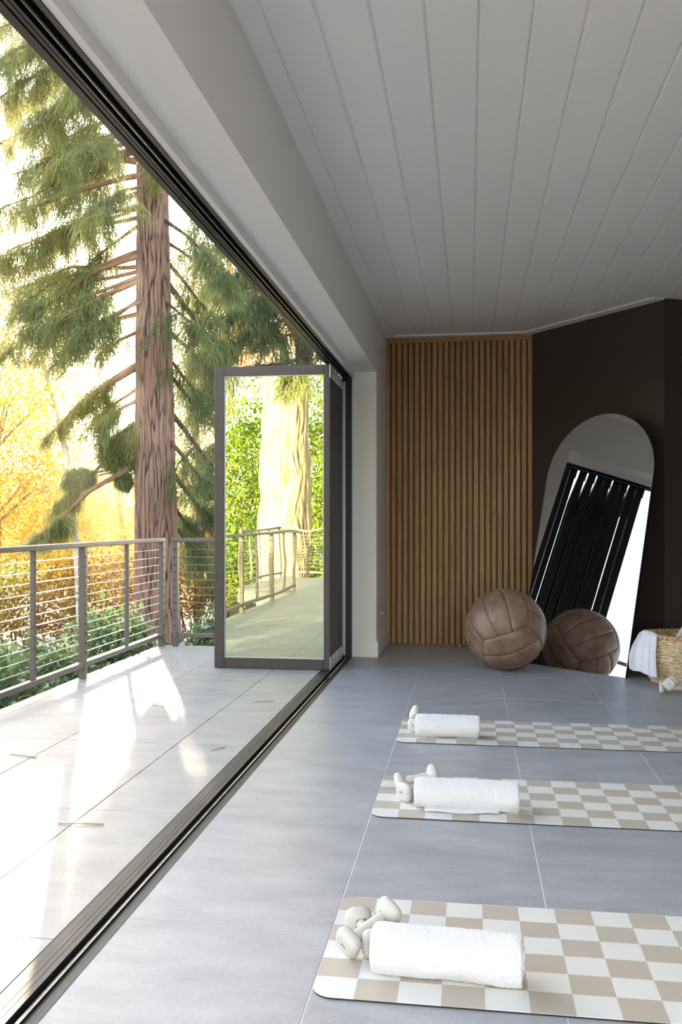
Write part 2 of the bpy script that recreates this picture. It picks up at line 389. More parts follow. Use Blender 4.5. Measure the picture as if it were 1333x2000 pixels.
floor = tag(MB().box(-.955, 4.6, -3.1, 9.6, -.2, -.0009).obj('floor', M['grout']), 'grey porcelain tiled floor inside the room', kind='structure')
def tiles(parent, xs, ys, mat, gap, clip, th=.012):
    cache = {}
    for i in range(len(xs)-1):
        for j in range(len(ys)-1):
            x0, x1, y0, y1 = xs[i]+gap/2, xs[i+1]-gap/2, ys[j]+gap/2, ys[j+1]-gap/2
            x0, x1, y0, y1 = max(x0, clip[0]), min(x1, clip[1]), max(y0, clip[2]), min(y1, clip[3])
            if x1-x0 < .02 or y1-y0 < .02: continue
            key = (round(x1-x0, 4), round(y1-y0, 4))
            if key not in cache:
                cache[key] = MB().box(-key[0]/2, key[0]/2, -key[1]/2, key[1]/2, -th, 0, .0012).mesh('tile', mat)
            link('tile', cache[key], parent, ((x0+x1)/2, (y0+y1)/2, 0))
tiles(floor, [-.967+.5925*i for i in range(10)], [-4.64+1.2193*i for i in range(13)], M['tile'], .0028, (-.953, 4.5, -3, 9.5))

deck = tag(MB().box(-2.76, -1.10, -1.05, 8.58, -.22, -.003).box(-3.76, -2.76, -4.4, -1.05, -.22, -.006).box(-2.76, -1.1, -4.4, -1.05, -.22, -.006).obj('deck', M['deck_grout']),
           'pale stone tiled deck outside the folding doors', kind='structure')
tiles(deck, [-3.855+.6*i for i in range(6)], [-4.39+1.15*i for i in range(13)], M['deck_tile'], .003, (-2.76, -1.104, -1.0, 8.58))
tiles(deck, [-3.855+.6*i for i in range(6)], [-4.39+1.15*i for i in range(13)], M['deck_tile'], .004, (-3.76, -1.104, -4.39, -1.0))

# ceiling: planks with V joints and a flat white border
ceil = tag(MB().box(-1.06, 4.62, -3.1, 9.75, ZC+.022, ZC+.2).obj('ceiling', M['ceiling']), 'white tongue and groove planked ceiling', kind='structure')
def plank(w, y0, y1):
    b = .0075; x0, x1 = -w/2+.0006, w/2-.0006
    prof = [(x0, .021), (x0, b), (x0+b, 0), (x1-b, 0), (x1, b), (x1, .021)]
    m = MB(); m.grid([[(x, y, z) for x, z in prof] for y in (y0, y1)])
    m.add([(x, y0, z) for x, z in prof], [range(6)]); m.add([(x, y1, z) for x, z in prof], [range(6)])
    return m.mesh('plank', M['ceiling'])
pw = .177
link('plank', plank(.186, -3, 9.7), ceil, (-.593, 0, ZC))
breaks = [3.1, 5.6, 7.6, 4.4, 6.6, 8.2, 2.2, 5.0, 7.2, 6.1]
cachep = {}
for i in range(29):
    yb = breaks[i % 10]
    for k, (a, b) in enumerate(((-3, yb), (yb+.0012, 9.7))):
        key = (round(a, 3), round(b, 3))
        if key not in cachep: cachep[key] = plank(pw, a, b)
        link('plank', cachep[key], ceil, (-.5+pw*(i+.5), 0, ZC + random.uniform(-.0008, .0008)))
P0, P1, P2 = Vector((.552, 9.03)), Vector((1.449, 7.777)), Vector((4.6, 9.442))
def strip(name, a, b, wdt, z0, z1, side, mat, label):
    a, b = Vector(a), Vector(b); t = (b-a).normalized(); n = Vector((-t.y, t.x))*side
    return tag(MB().prism([a, b, b+n*wdt, a+n*wdt], z0, z1).obj(name, mat), label, kind='structure')
strip('trim_1', (XI, -3), (XI, YS), .085, ZC-.012, ZC+.02, -1, M['white'], 'flat white ceiling border along the header of the door wall')
strip('trim_2', (XI+.085, YS), (.60, YS), .10, ZC-.012, ZC+.02, -1, M['white'], 'flat white ceiling border above the oak slats')
strip('trim_3', (.50, 9.10), P1, .10, ZC-.0125, ZC+.02, -1, M['white'], 'flat white ceiling border along the angled dark wall')
strip('trim_4', P1, P2, .10, ZC-.013, ZC+.02, 1, M['white'], 'short flat white ceiling border at the far right corner')

# left wall: header over the opening, reveal, wall beyond
wl = MB()
wl.box(XO, XI, -.8, YJ, 2.345, ZC+.03)
wl.box(-1.075, XO, -.8, YJ, 2.40, ZC+.03)
wl.box(XO, XO+.024, -.8, YJ, 2.300, 2.345)
wl.box(-1.13, XI, YJ, 9.2, 0, ZC+.03)
wl.box(-1.13, XI, -3.1, -.8, 0, ZC+.03)
tag(wl.obj('wall_left', M['white_wall']), 'white painted header and reveal around the folding door opening', kind='structure')
tag(MB().box(XO+.0005, XO+.026, YJ-.006, YJ+.002, 0, 2.30).obj('trim_5', M['white']), 'narrow white frame strip beside the black door jamb', kind='structure')
bb = MB(); bb.box(XO+.03, XI+.014, YJ-.014, YJ+.0, 0, .118).box(XI, XI+.014, YJ, 9.03, 0, .118)
bb.box(XO+.03, XI+.009, YJ-.009, YJ+.0, .118, .132).box(XI, XI+.009, YJ, 9.03, .118, .132)
tag(bb.obj('baseboard_left', M['white']), 'white baseboard around the end of the door wall', kind='structure')

tag(MB().box(-1.13, .60, YS+.028, 9.3, 0, ZC+.03).obj('wall_back', M['white_wall']), 'back wall behind the oak slats', kind='structure')
n1 = Vector((.811, .585))
tag(MB().prism([P0, P1, P1+Vector((.5, .45)), P0+n1*.3], 0, ZC+.03).obj('wall_dark', M['dark_wall']), 'dark brown angled wall behind the arched mirror', kind='structure')
tag(MB().prism([P1+Vector((.0005, 0)), P2, P2+Vector((-.1, .25)), P1+Vector((.18, .3))], 0, ZC+.03).obj('wall_dark_return', M['dark_wall']), 'dark brown return wall at the far right', kind='structure')
# the rest of the room, right of and behind the camera
wr = MB().box(4.5, 4.65, -3.1, 9.6, 0, ZC+.03)
tag(wr.obj('wall_right', M['dark_wall']), 'dark brown right wall of the room', kind='structure')
wb = MB(); wb.box(XI, 4.5, -3.15, -3.0, 2.5, ZC+.03).box(XI, -.5, -3.15, -3, 0, 2.5).box(4.2, 4.5, -3.15, -3, 0, 2.5).box(1.8, 1.9, -3.15, -3, 0, 2.5)  # unseen rear wall, its openings added to brighten the interior
tag(wb.obj('wall_rear', M['white_wall']), 'rear wall with wide openings added to let in skylight', kind='structure')
tag(MB().box(-1.13, 4.7, -3.2, 9.8, ZC+.2, ZC+.35).obj('roof', M['roof_slate']), 'flat roof slab over the room', kind='structure')

# oak slats
sp = empty('slat_panel', (0, YS, 0), label='vertical oak slat wall panel at the end of the room', cat='wall panel')
SX0, SX1 = -.757, .552; nsl = 25; pit = (SX1-SX0)/nsl*.9985; sw = pit*.66
MB().box(SX0, SX1, .0, .026, .0, 2.785).obj('backing_board', M['slat_back'], sp)
MB().box(SX0, SX1, -.026, .0, 2.742, 2.787, .001).obj('top_rail', M['oak'], sp)
me_sl = MB().box(-sw/2, sw/2, -.024, .0, -1.365, 1.375, .0012).mesh('slat', M['oak'])
for i in range(nsl):
    link('slat', me_sl, sp, (SX0 + sw/2 + i*(SX1-SX0-sw)/(nsl-1), 0, 1.3665))

# ---------------------------------------------------------------- folding doors
door = empty('door_1', (0, 0, 0), label='black head track, side jamb and floor track of the folding doors', kind='structure')
ht = MB(); Y0, Y1 = -.8, YJ
for x0, x1, z0 in ((-1.075, -1.05, 2.300), (-1.05, -1.043, 2.306), (-1.043, -1.033, 2.300), (-1.033, -1.028, 2.312), (-1.028, -1.018, 2.298), (-1.018, -.998, 2.345), (-.998, -.992, 2.296), (-.992, -.972, 2.318), (-.972, -.9575, 2.296)):
    ht.box(x0, x1, Y0, Y1, z0, 2.40)
ht.obj('head_track', M['black_frame'], door)
MB().box(-.9985, -.9965, Y0, 7.2, 2.2945, 2.2965).obj('track_lip', M['steel'], door)
MB().box(-1.075, XO-.0005, YJ-.055, YJ+.0, .0, 2.298).obj('side_jamb', M['black_frame'], door)
MB().box(-1.030, -1.006, YJ-.066, YJ-.056, .02, 2.26, .002).obj('jamb_strip', M['alu'], door)
ft = MB(); ft.box(-1.10, -.955, Y0, Y1, -.09, -.022)
for x0, x1, z1 in ((-1.10, -1.0785, 0), (-1.077, -1.062, .001), (-1.0605, -1.045, .001), (-1.0435, -1.026, .001), (-1.004, -.9985, .0015), (-.9905, -.983, -.004), (-.981, -.973, -.002), (-.9715, -.964, -.001), (-.9625, -.9552, .0005)):
    ft.box(x0, x1, Y0, Y1, -.05, z1)
ft.obj('floor_track', M['sill'], door)
MB().box(-.998, -.992, Y0, Y1, -.03, .0035, .001).obj('running_rail', M['steel'], door)

PW = .889
LY = 7.315
def door_leaf():
    e = empty('folding_door_leaf', (-1.033, LY, .003))
    H, T, ls, rs, tr, br = 2.288, .066, .076, .047, .071, .078
    def b(n, *a): MB().box(*a, .002).obj(n, M['bronze'], e)
    b('stile', -PW, -PW+ls, 0, T, 0, H); b('stile', -rs, 0, 0, T, 0, H)
    b('top_rail', -PW+ls+.0006, -rs-.0006, .001, T-.001, H-tr, H); b('bottom_rail', -PW+ls+.0006, -rs-.0006, .001, T-.001, 0, br)
    MB().box(-PW+ls-.004, -rs+.004, .022, .036, br-.004, H-tr+.004).obj('glass_pane', M['glass'], e)
    g = MB(); x0, x1, z0, z1 = -PW+ls, -rs, br, H-tr
    for bx in ((x0, x1, z0, z0+.006), (x0, x1, z1-.006, z1), (x0, x0+.006, z0+.006, z1-.006), (x1-.006, x1, z0+.006, z1-.006)):
        g.box(bx[0], bx[1], .012, .0215, bx[2], bx[3])
    g.obj('glazing_bead', M['alu'], e)
    MB().box(0, .0015, .002, T-.002, .0, H).obj('edge_seal', M['black_frame'], e)
    for z in (.0, H-.1):
        MB().tube([(.004, -.004, z), (.004, -.004, z+.1)], .0055, 10).obj('hinge', M['steel'], e)
    return e
leaf0 = door_leaf()
tag(leaf0, 'front bronze framed glass door leaf standing open across the deck', 'door', 'folded glass door leaves', 'thing')
for i in range(1, 9):
    o = copy_tree(leaf0); o.location = (-1.033, LY + .0785*i + (.006 if i % 2 == 0 else -.003) + (.020 if i > 6 else 0) + (.008 if i == 8 else 0), .003)
    if i == 8: o.rotation_euler[2] = math.radians(-.5)
    o['label'] = 'glass door leaf seen edge-on, %s leaf of the folded stack from the front' % ('', 'second', 'third', 'fourth', 'fifth', 'sixth', 'seventh', 'eighth')[i] if i < 8 else 'last glass door leaf of the folded stack, next to the side jamb'

# ---------------------------------------------------------------- deck railing
def post(name, root, x, y, a, b, h, z0=0.0):
    p = MB().box(x-a/2, x+a/2, y-b/2, y+b/2, z0, h, .003).obj(name, M['rail'], root); return p
ZB, ZT = .118, .932; NC = 11
czs = [ZB + (ZT-ZB)*(k+1)/(NC+1) for k in range(NC)]
def railing(label, x0, y0, x1, y1, posts, slims, group='cable railings round the deck'):
    L_ = math.hypot(x1-x0, y1-y0); r = empty('deck_railing', (x0, y0, 0), math.atan2(y1-y0, x1-x0), label, 'railing', group)
    MB().box(-.03, L_+.03, -.028, .028, ZT, ZT+.034, .004).obj('top_rail', M['rail'], r)
    ps = sorted(posts)
    for a, b in zip(ps[:-1], ps[1:]):
        MB().box(a+.027, b-.027, -.022, .022, ZB-.036, ZB, .003).obj('bottom_rail', M['rail'], r)
    for p in ps:
        q = post('post', r, p, 0, .05, .05, ZT)
        bo = MB()
        for z in czs: bo.box(p-.006, p+.006, -.029, .029, z-.006, z+.006)
        tag(bo.obj('cable_fitting', M['black_frame'], q), kind='stuff')
    for p in slims:
        q = post('baluster', r, p, 0, .026, .034, ZT, ZB)
        bo = MB()
        for z in czs: bo.box(p-.004, p+.004, -.02, .02, z-.004, z+.004)
        tag(bo.obj('cable_fitting', M['black_frame'], q), kind='stuff')
    for z in czs: MB().tube([(ps[0], 0, z), (ps[-1], 0, z)], .0024, 6).obj('cable', M['cable'], r)
    return r
# posts measured from the corner, running toward the camera
railing('grey cable railing along the long side of the deck in front of the trees', -2.72, 8.505, -2.72, -1.0,
        [0.0, 1.82, 3.64, 5.46, 7.28, 9.1], [.91, 2.63, 4.55, 6.37, 8.19])
railing('short grey cable railing across the far end of the deck behind the door leaf', -2.60, 8.535, -1.16, 8.535, [0.0, 1.40], [.72])
railing('grey cable railing across the deck behind the viewer, seen in the door glass', -3.7, -4.3, -1.2, -4.3, [0, 1.25, 2.5], [.62, 1.87])
railing('grey cable railing on the side jog of the deck, seen in the door glass', -3.7, -1.05, -3.7, -4.25, [0, 1.6, 3.2], [.8, 2.4])

# ---------------------------------------------------------------- mats, towels, dumbbells
def yoga_mat(y0, dep, label, x0=-.371):
    L_, r = 1.83, .05
    e = empty('exercise_mat', (x0, y0, 0), 0, label, 'mat', 'checkered exercise mats')
    def outline(ins):
        p = []
        for cx, cy, a0 in ((L_-r, r, -90), (L_-r, dep-r, 0), (r, dep-r, 90), (r, r, 180)):
            for k in range(7):
                a = math.radians(a0 + 15*k); p.append((cx + (r-ins)*math.cos(a), cy + (r-ins)*math.sin(a)))
        return p
    MB().prism(outline(.0012), 0, .0042).obj('rubber_base', M['rubber'], e)
    MB().prism(outline(0), .0042, .0062).obj('mat_surface', M['mat'], e)
    return e
yoga_mat(2.297, .623, 'nearest checkered beige and white exercise mat with two crossed dumbbells and a rolled towel')
yoga_mat(3.730, .620, 'middle checkered beige and white exercise mat between the other two mats')
yoga_mat(5.000, .608, 'far checkered beige and white exercise mat closest to the mirror')

# rolled towel: a spiral cross-section swept along its length
def towel(name, x0, x1, y, R, flat, rz, label, seed, tail=0.0, z=.0062):
    L_ = x1-x0
    e = empty(name, ((x0+x1)/2, y, z), rz, label, 'towel', 'rolled white towels')
    turns, ns, nl = 3.1, 230, 130
    def P(xx, t, k=1.0):
        u = xx/L_ + .5; a = -1.9 + 2*PI*turns*(1-t); rr = R*k*(1.05 - .72*t)
        wob = 1 + .07*mnoise.noise((xx*7+seed, math.cos(a)*1.1, math.sin(a)*1.1)) + .03*mnoise.noise((xx*26, math.cos(a)*4+seed, math.sin(a)*4)) + .022*mnoise.noise((xx*90, math.cos(a)*7+seed, math.sin(a)*7)) + .016*mnoise.noise((xx*210, math.cos(a)*17+seed, math.sin(a)*17))
        m = min(u, 1-u)
        if m < .06: wob *= 1 - .05*(1-m/.06)**2
        cy, cz = rr*wob*math.cos(a)*1.14, rr*wob*math.sin(a)*flat
        x_ = xx + (.007*t if u > .5 else -.007*t)*(2*abs(u-.5)) + .005*mnoise.noise((math.cos(a), math.sin(a)+t*3, seed+round(u)))*(2*abs(u-.5))
        return Vector((x_, cy, max(.0015, cz + R*flat)))
    rows = [[P(-L_/2 + L_*i/nl, k/ns) for k in range(ns+1)] for i in range(nl+1)]
    o = MB().grid(rows).obj('rolled_cloth', M['towel'], e, True)
    sm = o.modifiers.new('thick', 'SOLIDIFY'); sm.thickness = .006; sm.offset = 0
    hr = [[P(L_/2 - d, .34*k/70, kk) for k in range(71)] for d, kk in ((.030, 1.0), (.0285, 1.02), (.024, 1.02), (.0225, 1.0))]
    MB().grid(hr).obj('hem', M['towel'], e, True)
    if tail:
        tr = []
        for i in range(25):
            u = i/24; xx = -L_/2*.8 + L_*.72*u; w = tail*math.sin(PI*min(1, .15+u*.85)**.7)
            tr.append([(xx, -R*.55, .012), (xx, -R*.9, .007), (xx, -R*1.0-w*.5, .0045), (xx, -R*1.02-w, .003 + .003*math.sin(u*9))])
        to = MB().grid(tr).obj('loose_edge', M['towel'], e, True)
        sm = to.modifiers.new('thick', 'SOLIDIFY'); sm.thickness = .006; sm.offset = 1
    return e
towel('rolled_towel', -.235, .125, 2.452, .062, .92, -.075, 'rolled white towel on the nearest mat beside two crossed dumbbells', 3, 0)
towel('rolled_towel', -.208, .185, 3.885, .062, .92, -.035, 'rolled white towel with a loose folded edge on the middle mat', 11, .022)
towel('rolled_towel', -.275, .048, 5.165, .0605, .92, -.02, 'rolled white towel on the far mat', 23, 0)

def dumbbell_mesh():
    L_, hw, ht, rh = .178, .037, .036, .0155
    def sq(r, p=4.0, n=24):
        q = []
        for k in range(n):
            a = 2*PI*k/n; c_, s_ = math.cos(a), math.sin(a); d = (abs(c_)**p + abs(s_)**p)**(-1/p)
            q.append((r*d*c_, r*d*s_))
        return q
    parts = {}
    for sgn in (-1, 1):
        rows = []
        for x, r in ((L_/2, 0.0005), (L_/2, .022), (L_/2-.002, .029), (L_/2-.007, .0345), (L_/2-.012, hw), (L_/2-ht*.55, hw), (L_/2-ht*.8, .034), (L_/2-ht, .027), (L_/2-ht-.003, .020), (L_/2-ht-.006, rh)):
            rows.append([(sgn*x, y, z) for y, z in sq(r, 3.6)])
        parts[sgn] = MB().grid(rows, True).mesh('weight_head', M['dumbbell'], True)
    rows = [[(x, rh*f*math.cos(2*PI*k/20), rh*f*math.sin(2*PI*k/20)) for k in range(20)] for x, f in ((-.05, 1), (-.035, .97), (0, 1.02), (.035, .97), (.05, 1))]
    parts[0] = MB().grid(rows, True).mesh('handle', M['dumbbell'], True)
    mk = MB()                                    # small printed mark on the end face
    for sgn in (-1, 1):
        x = sgn*(L_/2+.0004)
        for a, b in (((-.007, -.004), (-.004, .005)), ((-.004, .005), (0, -.001)), ((0, -.001), (.004, .006)), ((.004, .006), (.007, -.003))):
            dy, dz = b[0]-a[0], b[1]-a[1]; l = math.hypot(dy, dz); ny, nz = -dz/l*.0011, dy/l*.0011
            mk.add([(x, a[0]+ny, a[1]+nz), (x, b[0]+ny, b[1]+nz), (x, b[0]-ny, b[1]-nz), (x, a[0]-ny, a[1]-nz)], [(0, 1, 2, 3)])
    parts['mark'] = mk.mesh('printed_mark', M['ink'])
    return parts
DB = dumbbell_mesh()
def dumbbell(x, y, z, rz, ry, rx, label):
    e = empty('dumbbell', (x, y, z), 0, label, 'dumbbell', 'pale grey dumbbells')
    e.rotation_euler = (rx, ry, rz)
    link('weight_head', DB[-1], e); link('weight_head', DB[1], e); link('handle', DB[0], e); link('printed_mark', DB['mark'], e)
    return e
ZM = .0062
dumbbell(-.267, 2.588, ZM+.0370, math.radians(-66), 0, 0, 'pale grey dumbbell lying flat under the crossed one beside the nearest towel')
dumbbell(-.258, 2.553, ZM+.0645, math.radians(44), math.radians(-19), math.radians(35), 'pale grey dumbbell resting on top of another beside the nearest towel')
dumbbell(-.210, 3.995, ZM+.0370, math.radians(48), 0, 0, 'pale grey dumbbell with its near end beside the middle towel')
dumbbell(-.215, 4.060, ZM+.0620, math.radians(14), math.radians(-13), math.radians(40), 'pale grey dumbbell behind the middle towel, one end showing above it')
dumbbell(-.268, 5.300, ZM+.0370, math.radians(75), 0, 0, 'pale grey dumbbell lying flat behind the end of the far towel')
dumbbell(-.228, 5.300, ZM+.0640, math.radians(12), math.radians(24), math.radians(40), 'pale grey dumbbell propped on another above the far towel')

# printed emblem on the mats (ring with short strokes)
def emblem(x, y, z, label):
    m = MB()
    for R0, R1 in ((.036, .0385), (.029, .0305)):
        n = 40
        for k in range(n):
            a, b = 2*PI*k/n, 2*PI*(k+1)/n
            m.add([(R0*math.cos(a), R0*math.sin(a), 0), (R1*math.cos(a), R1*math.sin(a), 0), (R1*math.cos(b), R1*math.sin(b), 0), (R0*math.cos(b), R0*math.sin(b), 0)], [(0, 1, 2, 3)])
    for x0, x1, y0, y1 in ((-.024, .024, -.001, .002), (-.024, .022, .010, .0125), (-.02, .02, -.013, -.0105), (-.012, -.009, -.018, .022), (.006, .009, -.018, .022), (-.002, .0, .002, .022), (.014, .0165, -.012, .01)):
        m.add([(x0, y0, 0), (x1, y0, 0), (x1, y1, 0), (x0, y1, 0)], [(0, 1, 2, 3)])
    return m
for my, mo in ((2.297, 0), (3.73, 1), (5.0, 2)):
    mats = [o for o in bpy.data.objects if o.name.startswith('exercise_mat')]
    mt = sorted(mats, key=lambda o: o.location.y)[mo]
    e = emblem(0, 0, 0, '').obj('printed_emblem', M['ink'], mt, loc=(.118, .305, .0065)); e['label'] = 'grey printed ring emblem'

# ---------------------------------------------------------------- leather exercise ball of eighteen strips
BR, BC = .305, Vector((.266, 7.572, .305))
vd = (BC - Vector((0, 0, EYE))).normalized(); rt = vd.cross(Vector((0, 0, 1))).normalized(); upv = rt.cross(vd)
def cf(a, b, c): return (rt*a + upv*b - vd*c).normalized()
C1, C2 = cf(-.571, -.296, .766), cf(.567, .103, .817)
ax = (C2-C1).normalized(); mid = (C1+C2).normalized(); mid = (mid - ax*mid.dot(ax)).normalized()
uu = mid.cross(ax); uu = uu if uu.z > 0 else -uu
bx, cx = (mid+uu).normalized(), (mid-uu).normalized()
ball = empty('exercise_ball', (BC.x, BC.y, 0), 0, 'large brown leather exercise ball on the floor in front of the mirror', 'ball')
MB().lathe([(max(.0005, (BR-.006)*math.sin(PI*k/24)), BR-(BR-.006)*math.cos(PI*k/24)) for k in range(25)], 48).obj('seam_core', M['seam'], ball, True)
AX = [ax, bx, cx]
for fi, (nrm, across, along) in enumerate(((0, 2, 1), (1, 0, 2), (2, 1, 0))):
    for sg in (-1, 1):
        for st in range(3):
            rows = []
            na, nb = 10, 26
            for i in range(na+1):
                row = []
                for j in range(nb+1):
                    ta, tb = i/na, j/nb
                    al = (-PI/4 + (PI/2)*(st+ta)/3); be = -PI/4 + (PI/2)*tb
                    d = (AX[nrm]*sg + AX[across]*math.tan(al) + AX[along]*math.tan(be)).normalized()
                    ed = min(ta*.155, (1-ta)*.155, tb*.47, (1-tb)*.47)       # distance to the seam, metres
                    r = BR - .0065*math.exp(-ed/.0035) - .0012*math.exp(-ed/.02)
                    row.append(d*r + Vector((0, 0, BR)))
                rows.append(row)
            MB().grid(rows).obj('leather_strip', M['leather'], ball, True)

# ---------------------------------------------------------------- arched mirror on a folding stand
B0, B1 = Vector((.386, 8.028, 0)), Vector((1.093, 7.29, 0)); MW = (B1-B0).length; MH = 2.0; TL = math.radians(12)
mu = (B1-B0).normalized(); mn = Vector((-mu.y, mu.x, 0)); mv = mn*math.sin(TL) + Vector((0, 0, math.cos(TL))); mw = mu.cross(mv)   # mw faces the room
B0 = Vector((.3829, 8.0053, 0)); MW = (B1-B0).length; MH = 2.005; TL = math.radians(12.74); mu = (B1-B0).normalized(); mn = Vector((-mu.y, mu.x, 0)); mv = mn*math.sin(TL) + Vector((0, 0, math.cos(TL))); mw = mu.cross(mv)
mir = empty('arched_mirror', B0, 0, 'tall frameless arched mirror leaning in front of the dark wall', 'mirror')
if mw.dot(Vector((0, -1, 0))) < 0: mw = -mw
def arch(ins, n=40):
    r = MW/2; p = [(ins, ins), (MW-ins, ins)]
    for k in range(n+1):
        a = PI*k/n; p.append((r + (r-ins)*math.cos(a), MH-r + (r-ins)*math.sin(a)))
    return p
def slab(name, ins, w0, w1, mat):
    p = arch(ins); n = len(p); v = [mu*a + mv*b + mw*w0 for a, b in p] + [mu*a + mv*b + mw*w1 for a, b in p]
    f = [tuple(range(n)), tuple(range(2*n-1, n-1, -1))] + [(i, (i+1) % n, n+(i+1) % n, n+i) for i in range(n)]
    return MB().add(v, f).obj(name, mat, mir)
slab('backing_panel', .0, -.022, -.004, M['black']); slab('mirror_glass', .0006, -.0038, .0, M['mirror']); 
rim = MB(); pa, pb = arch(0), arch(.004); n = len(pa)
rim.add([mu*a + mv*b + mw*.0 for a, b in pa] + [mu*a + mv*b + mw*.0008 for a, b in pb], [(i, (i+1) % n, n+(i+1) % n, n+i) for i in range(n)])
rim.obj('polished_edge', M['mirror_edge'], mir)
lt = mv*1.25 - mw*.024
for s_ in (.32, .68):
    a = mu*(MW*s_) + lt; b = mu*(MW*s_) + mn*.44; b.z = .006
    MB().tube([a, b], .009, 8).obj('stand_leg', M['black'], mir)
MB().tube([mu*(MW*.32)+mn*.36+Vector((0, 0, .32)), mu*(MW*.68)+mn*.36+Vector((0, 0, .32))], .006, 8).obj('stand_bar', M['black'], mir)

# ---------------------------------------------------------------- seagrass basket, cloth over its rim, pale block inside
bk = empty('woven_basket', (1.465, 7.20, 0), .0, 'round woven seagrass basket with braided rim by the dark wall', 'basket')
def brad(z): 
    t = z/.325; return .205 + .075*math.sin(min(1, t*1.25)*PI*.62) - .012*t
body = MB(); nco = 25
for k in range(nco):
    z = .008 + k*.0125; R_ = brad(z); pts = []
    for q in range(97):
        a = 2*PI*q/96; pts.append((R_*math.cos(a)*(1+.006*mnoise.noise((a*5, k*1.7, 0))), R_*math.sin(a)*(1+.006*mnoise.noise((a*5, k*1.7, 3))), z + .0022*mnoise.noise((a*4, k*2.1, 5))))
    body.tube(pts, [.0068 + .0035*mnoise.noise((q*.9, k*3.3, 9)) for q in range(97)], 7, False)
body.lathe([(.0005, .004), (.2, .004), (.2, .006), (.0005, .006)], 32)
smooth_by_angle(body.obj('woven_body', M['straw'], bk), 60)
rm = MB()
for ph in (0, PI):
    pts = []
    for q in range(241):
        a = 2*PI*q/240; w = a*26+ph; R_ = brad(.32) + .009*math.cos(w); pts.append((R_*math.cos(a), R_*math.sin(a), .326 + .009*math.sin(w)))
    rm.tube(pts, .0095, 6, False)
smooth_by_angle(rm.obj('braided_rim', M['straw_rim'], bk), 60)

dr = empty('draped_cloth', (1.465, 7.20, 0), 0, 'pale lilac hand towel draped over the left rim of the woven basket', 'towel')
rows = []; a_c = math.radians(199); nv, nu = 44, 46
for i in range(nv+1):
    v = i/nv; row = []
    for j in range(nu+1):
        u = j/nu - .5
        fold = math.cos(u*2*PI*2.1+.6)*.5 + .35*math.cos(u*2*PI*4.3+2)
        R_ = brad(.32)
        if v < .22:                                     # inside the basket
            t = v/.22; rr = R_ - .034 + .02*t; z = .25 + .10*t; wd = .20
        elif v < .36:                                   # over the rim
            t = (v-.22)/.14; rr = R_ - .014 + .036*t; z = .345 + .012*math.sin(t*PI); wd = .20 + .03*t
        else:
            t = (v-.36)/.64; rr = R_ + .022 + (.030+.03*(.5-u))*math.sin(t*PI*.62) + fold*.016*min(1, t*2.5); z = .352 - .272*t - .012*(u+.5)*t; wd = .23 + .04*t
        ang = a_c + u*wd/.27 * 1.0 + .0
        z += .008*math.cos(u*9)*(1 if v > .3 else .3) - .10*max(0, abs(u)-.34)*(1 if v < .5 else 1-(v-.5)*1.6)
        row.append((rr*math.cos(ang), rr*math.sin(ang), z))
    rows.append(row)
o = MB().grid(rows).obj('cloth', M['towel_lilac'], dr, True)
sm = o.modifiers.new('thick', 'SOLIDIFY'); sm.thickness = .007; sm.offset = 0
blk = MB(); blk.box(-.045, .045, -.012, .012, -.14, .14, .006)
o = blk.obj('foam_pad', M['grey_block']); tag(o, 'pale grey pad leaning out of the woven basket', 'pad')
o.location = (1.437, 7.10, .30); o.rotation_euler = (0, math.radians(32), math.radians(12))

dumbbell(1.308, 6.707, .0375, math.radians(-10), 0, 0, 'pale grey dumbbell lying on the floor in front of the woven basket')
dumbbell(1.288, 6.690, .0700, math.radians(72), math.radians(3), math.radians(45), 'pale grey dumbbell crossed on top of another in front of the basket')

# small fittings
fo = empty('floor_outlet', (-.085, 8.93, 0), 0, 'small brass floor fitting at the foot of the oak slats', 'floor fitting')
MB().lathe([(.0005, .0), (.06, .0), (.058, .004), (.045, .006), (.0005, .006)], 28).obj('plate', M['gold'], fo, True)
MB().lathe([(.022, .006), (.022, .018), (.014, .022), (.0005, .022)], 20).obj('cap', M['gold'], fo, True)
wk = empty('wall_knob', (XI, 8.52, .325), 0, 'tiny grey knob low on the white wall end beside the slats', 'knob')
MB().tube([(0, 0, 0), (.012, 0, 0)], .012, 14).obj('knob_plate', M['alu'], wk); MB().tube([(.012, 0, 0), (.03, 0, 0)], .006, 10).obj('knob_stem', M['steel'], wk)

# dry needles dropped on the deck
def needle(px, y, l, rz, label, n=2):
    e = empty('dry_needle', (px, y, .0025), rz, label, 'needle', 'dry pine needles on the deck')
    for k in range(n):
        a = .05*(k-.5); MB().tube([(-l/2, 0, 0), (-l*.2, a*l*.3, .002), (l*.2, a*l*.8, .002), (l/2, a*l*1.6, 0)], .0017, 5).obj('needle', M['needle_dry'], e)
needle(-1.42, 3.47, .17, .10, 'tan pine needle pair on the deck close to the floor track')
needle(-2.10, 4.43, .16, -.28, 'tan pine needle pair on the deck toward the railing')
needle(-1.26, 6.0, .12, .45, 'curled pine needle on the shaded deck near the open door leaf')
needle(-1.22, 4.72, .10, 1.1, 'curled pine needle beside the floor track half way along')
needle(-1.86, 5.75, .09, -.4, 'short pine needle in the sun by the second railing post')

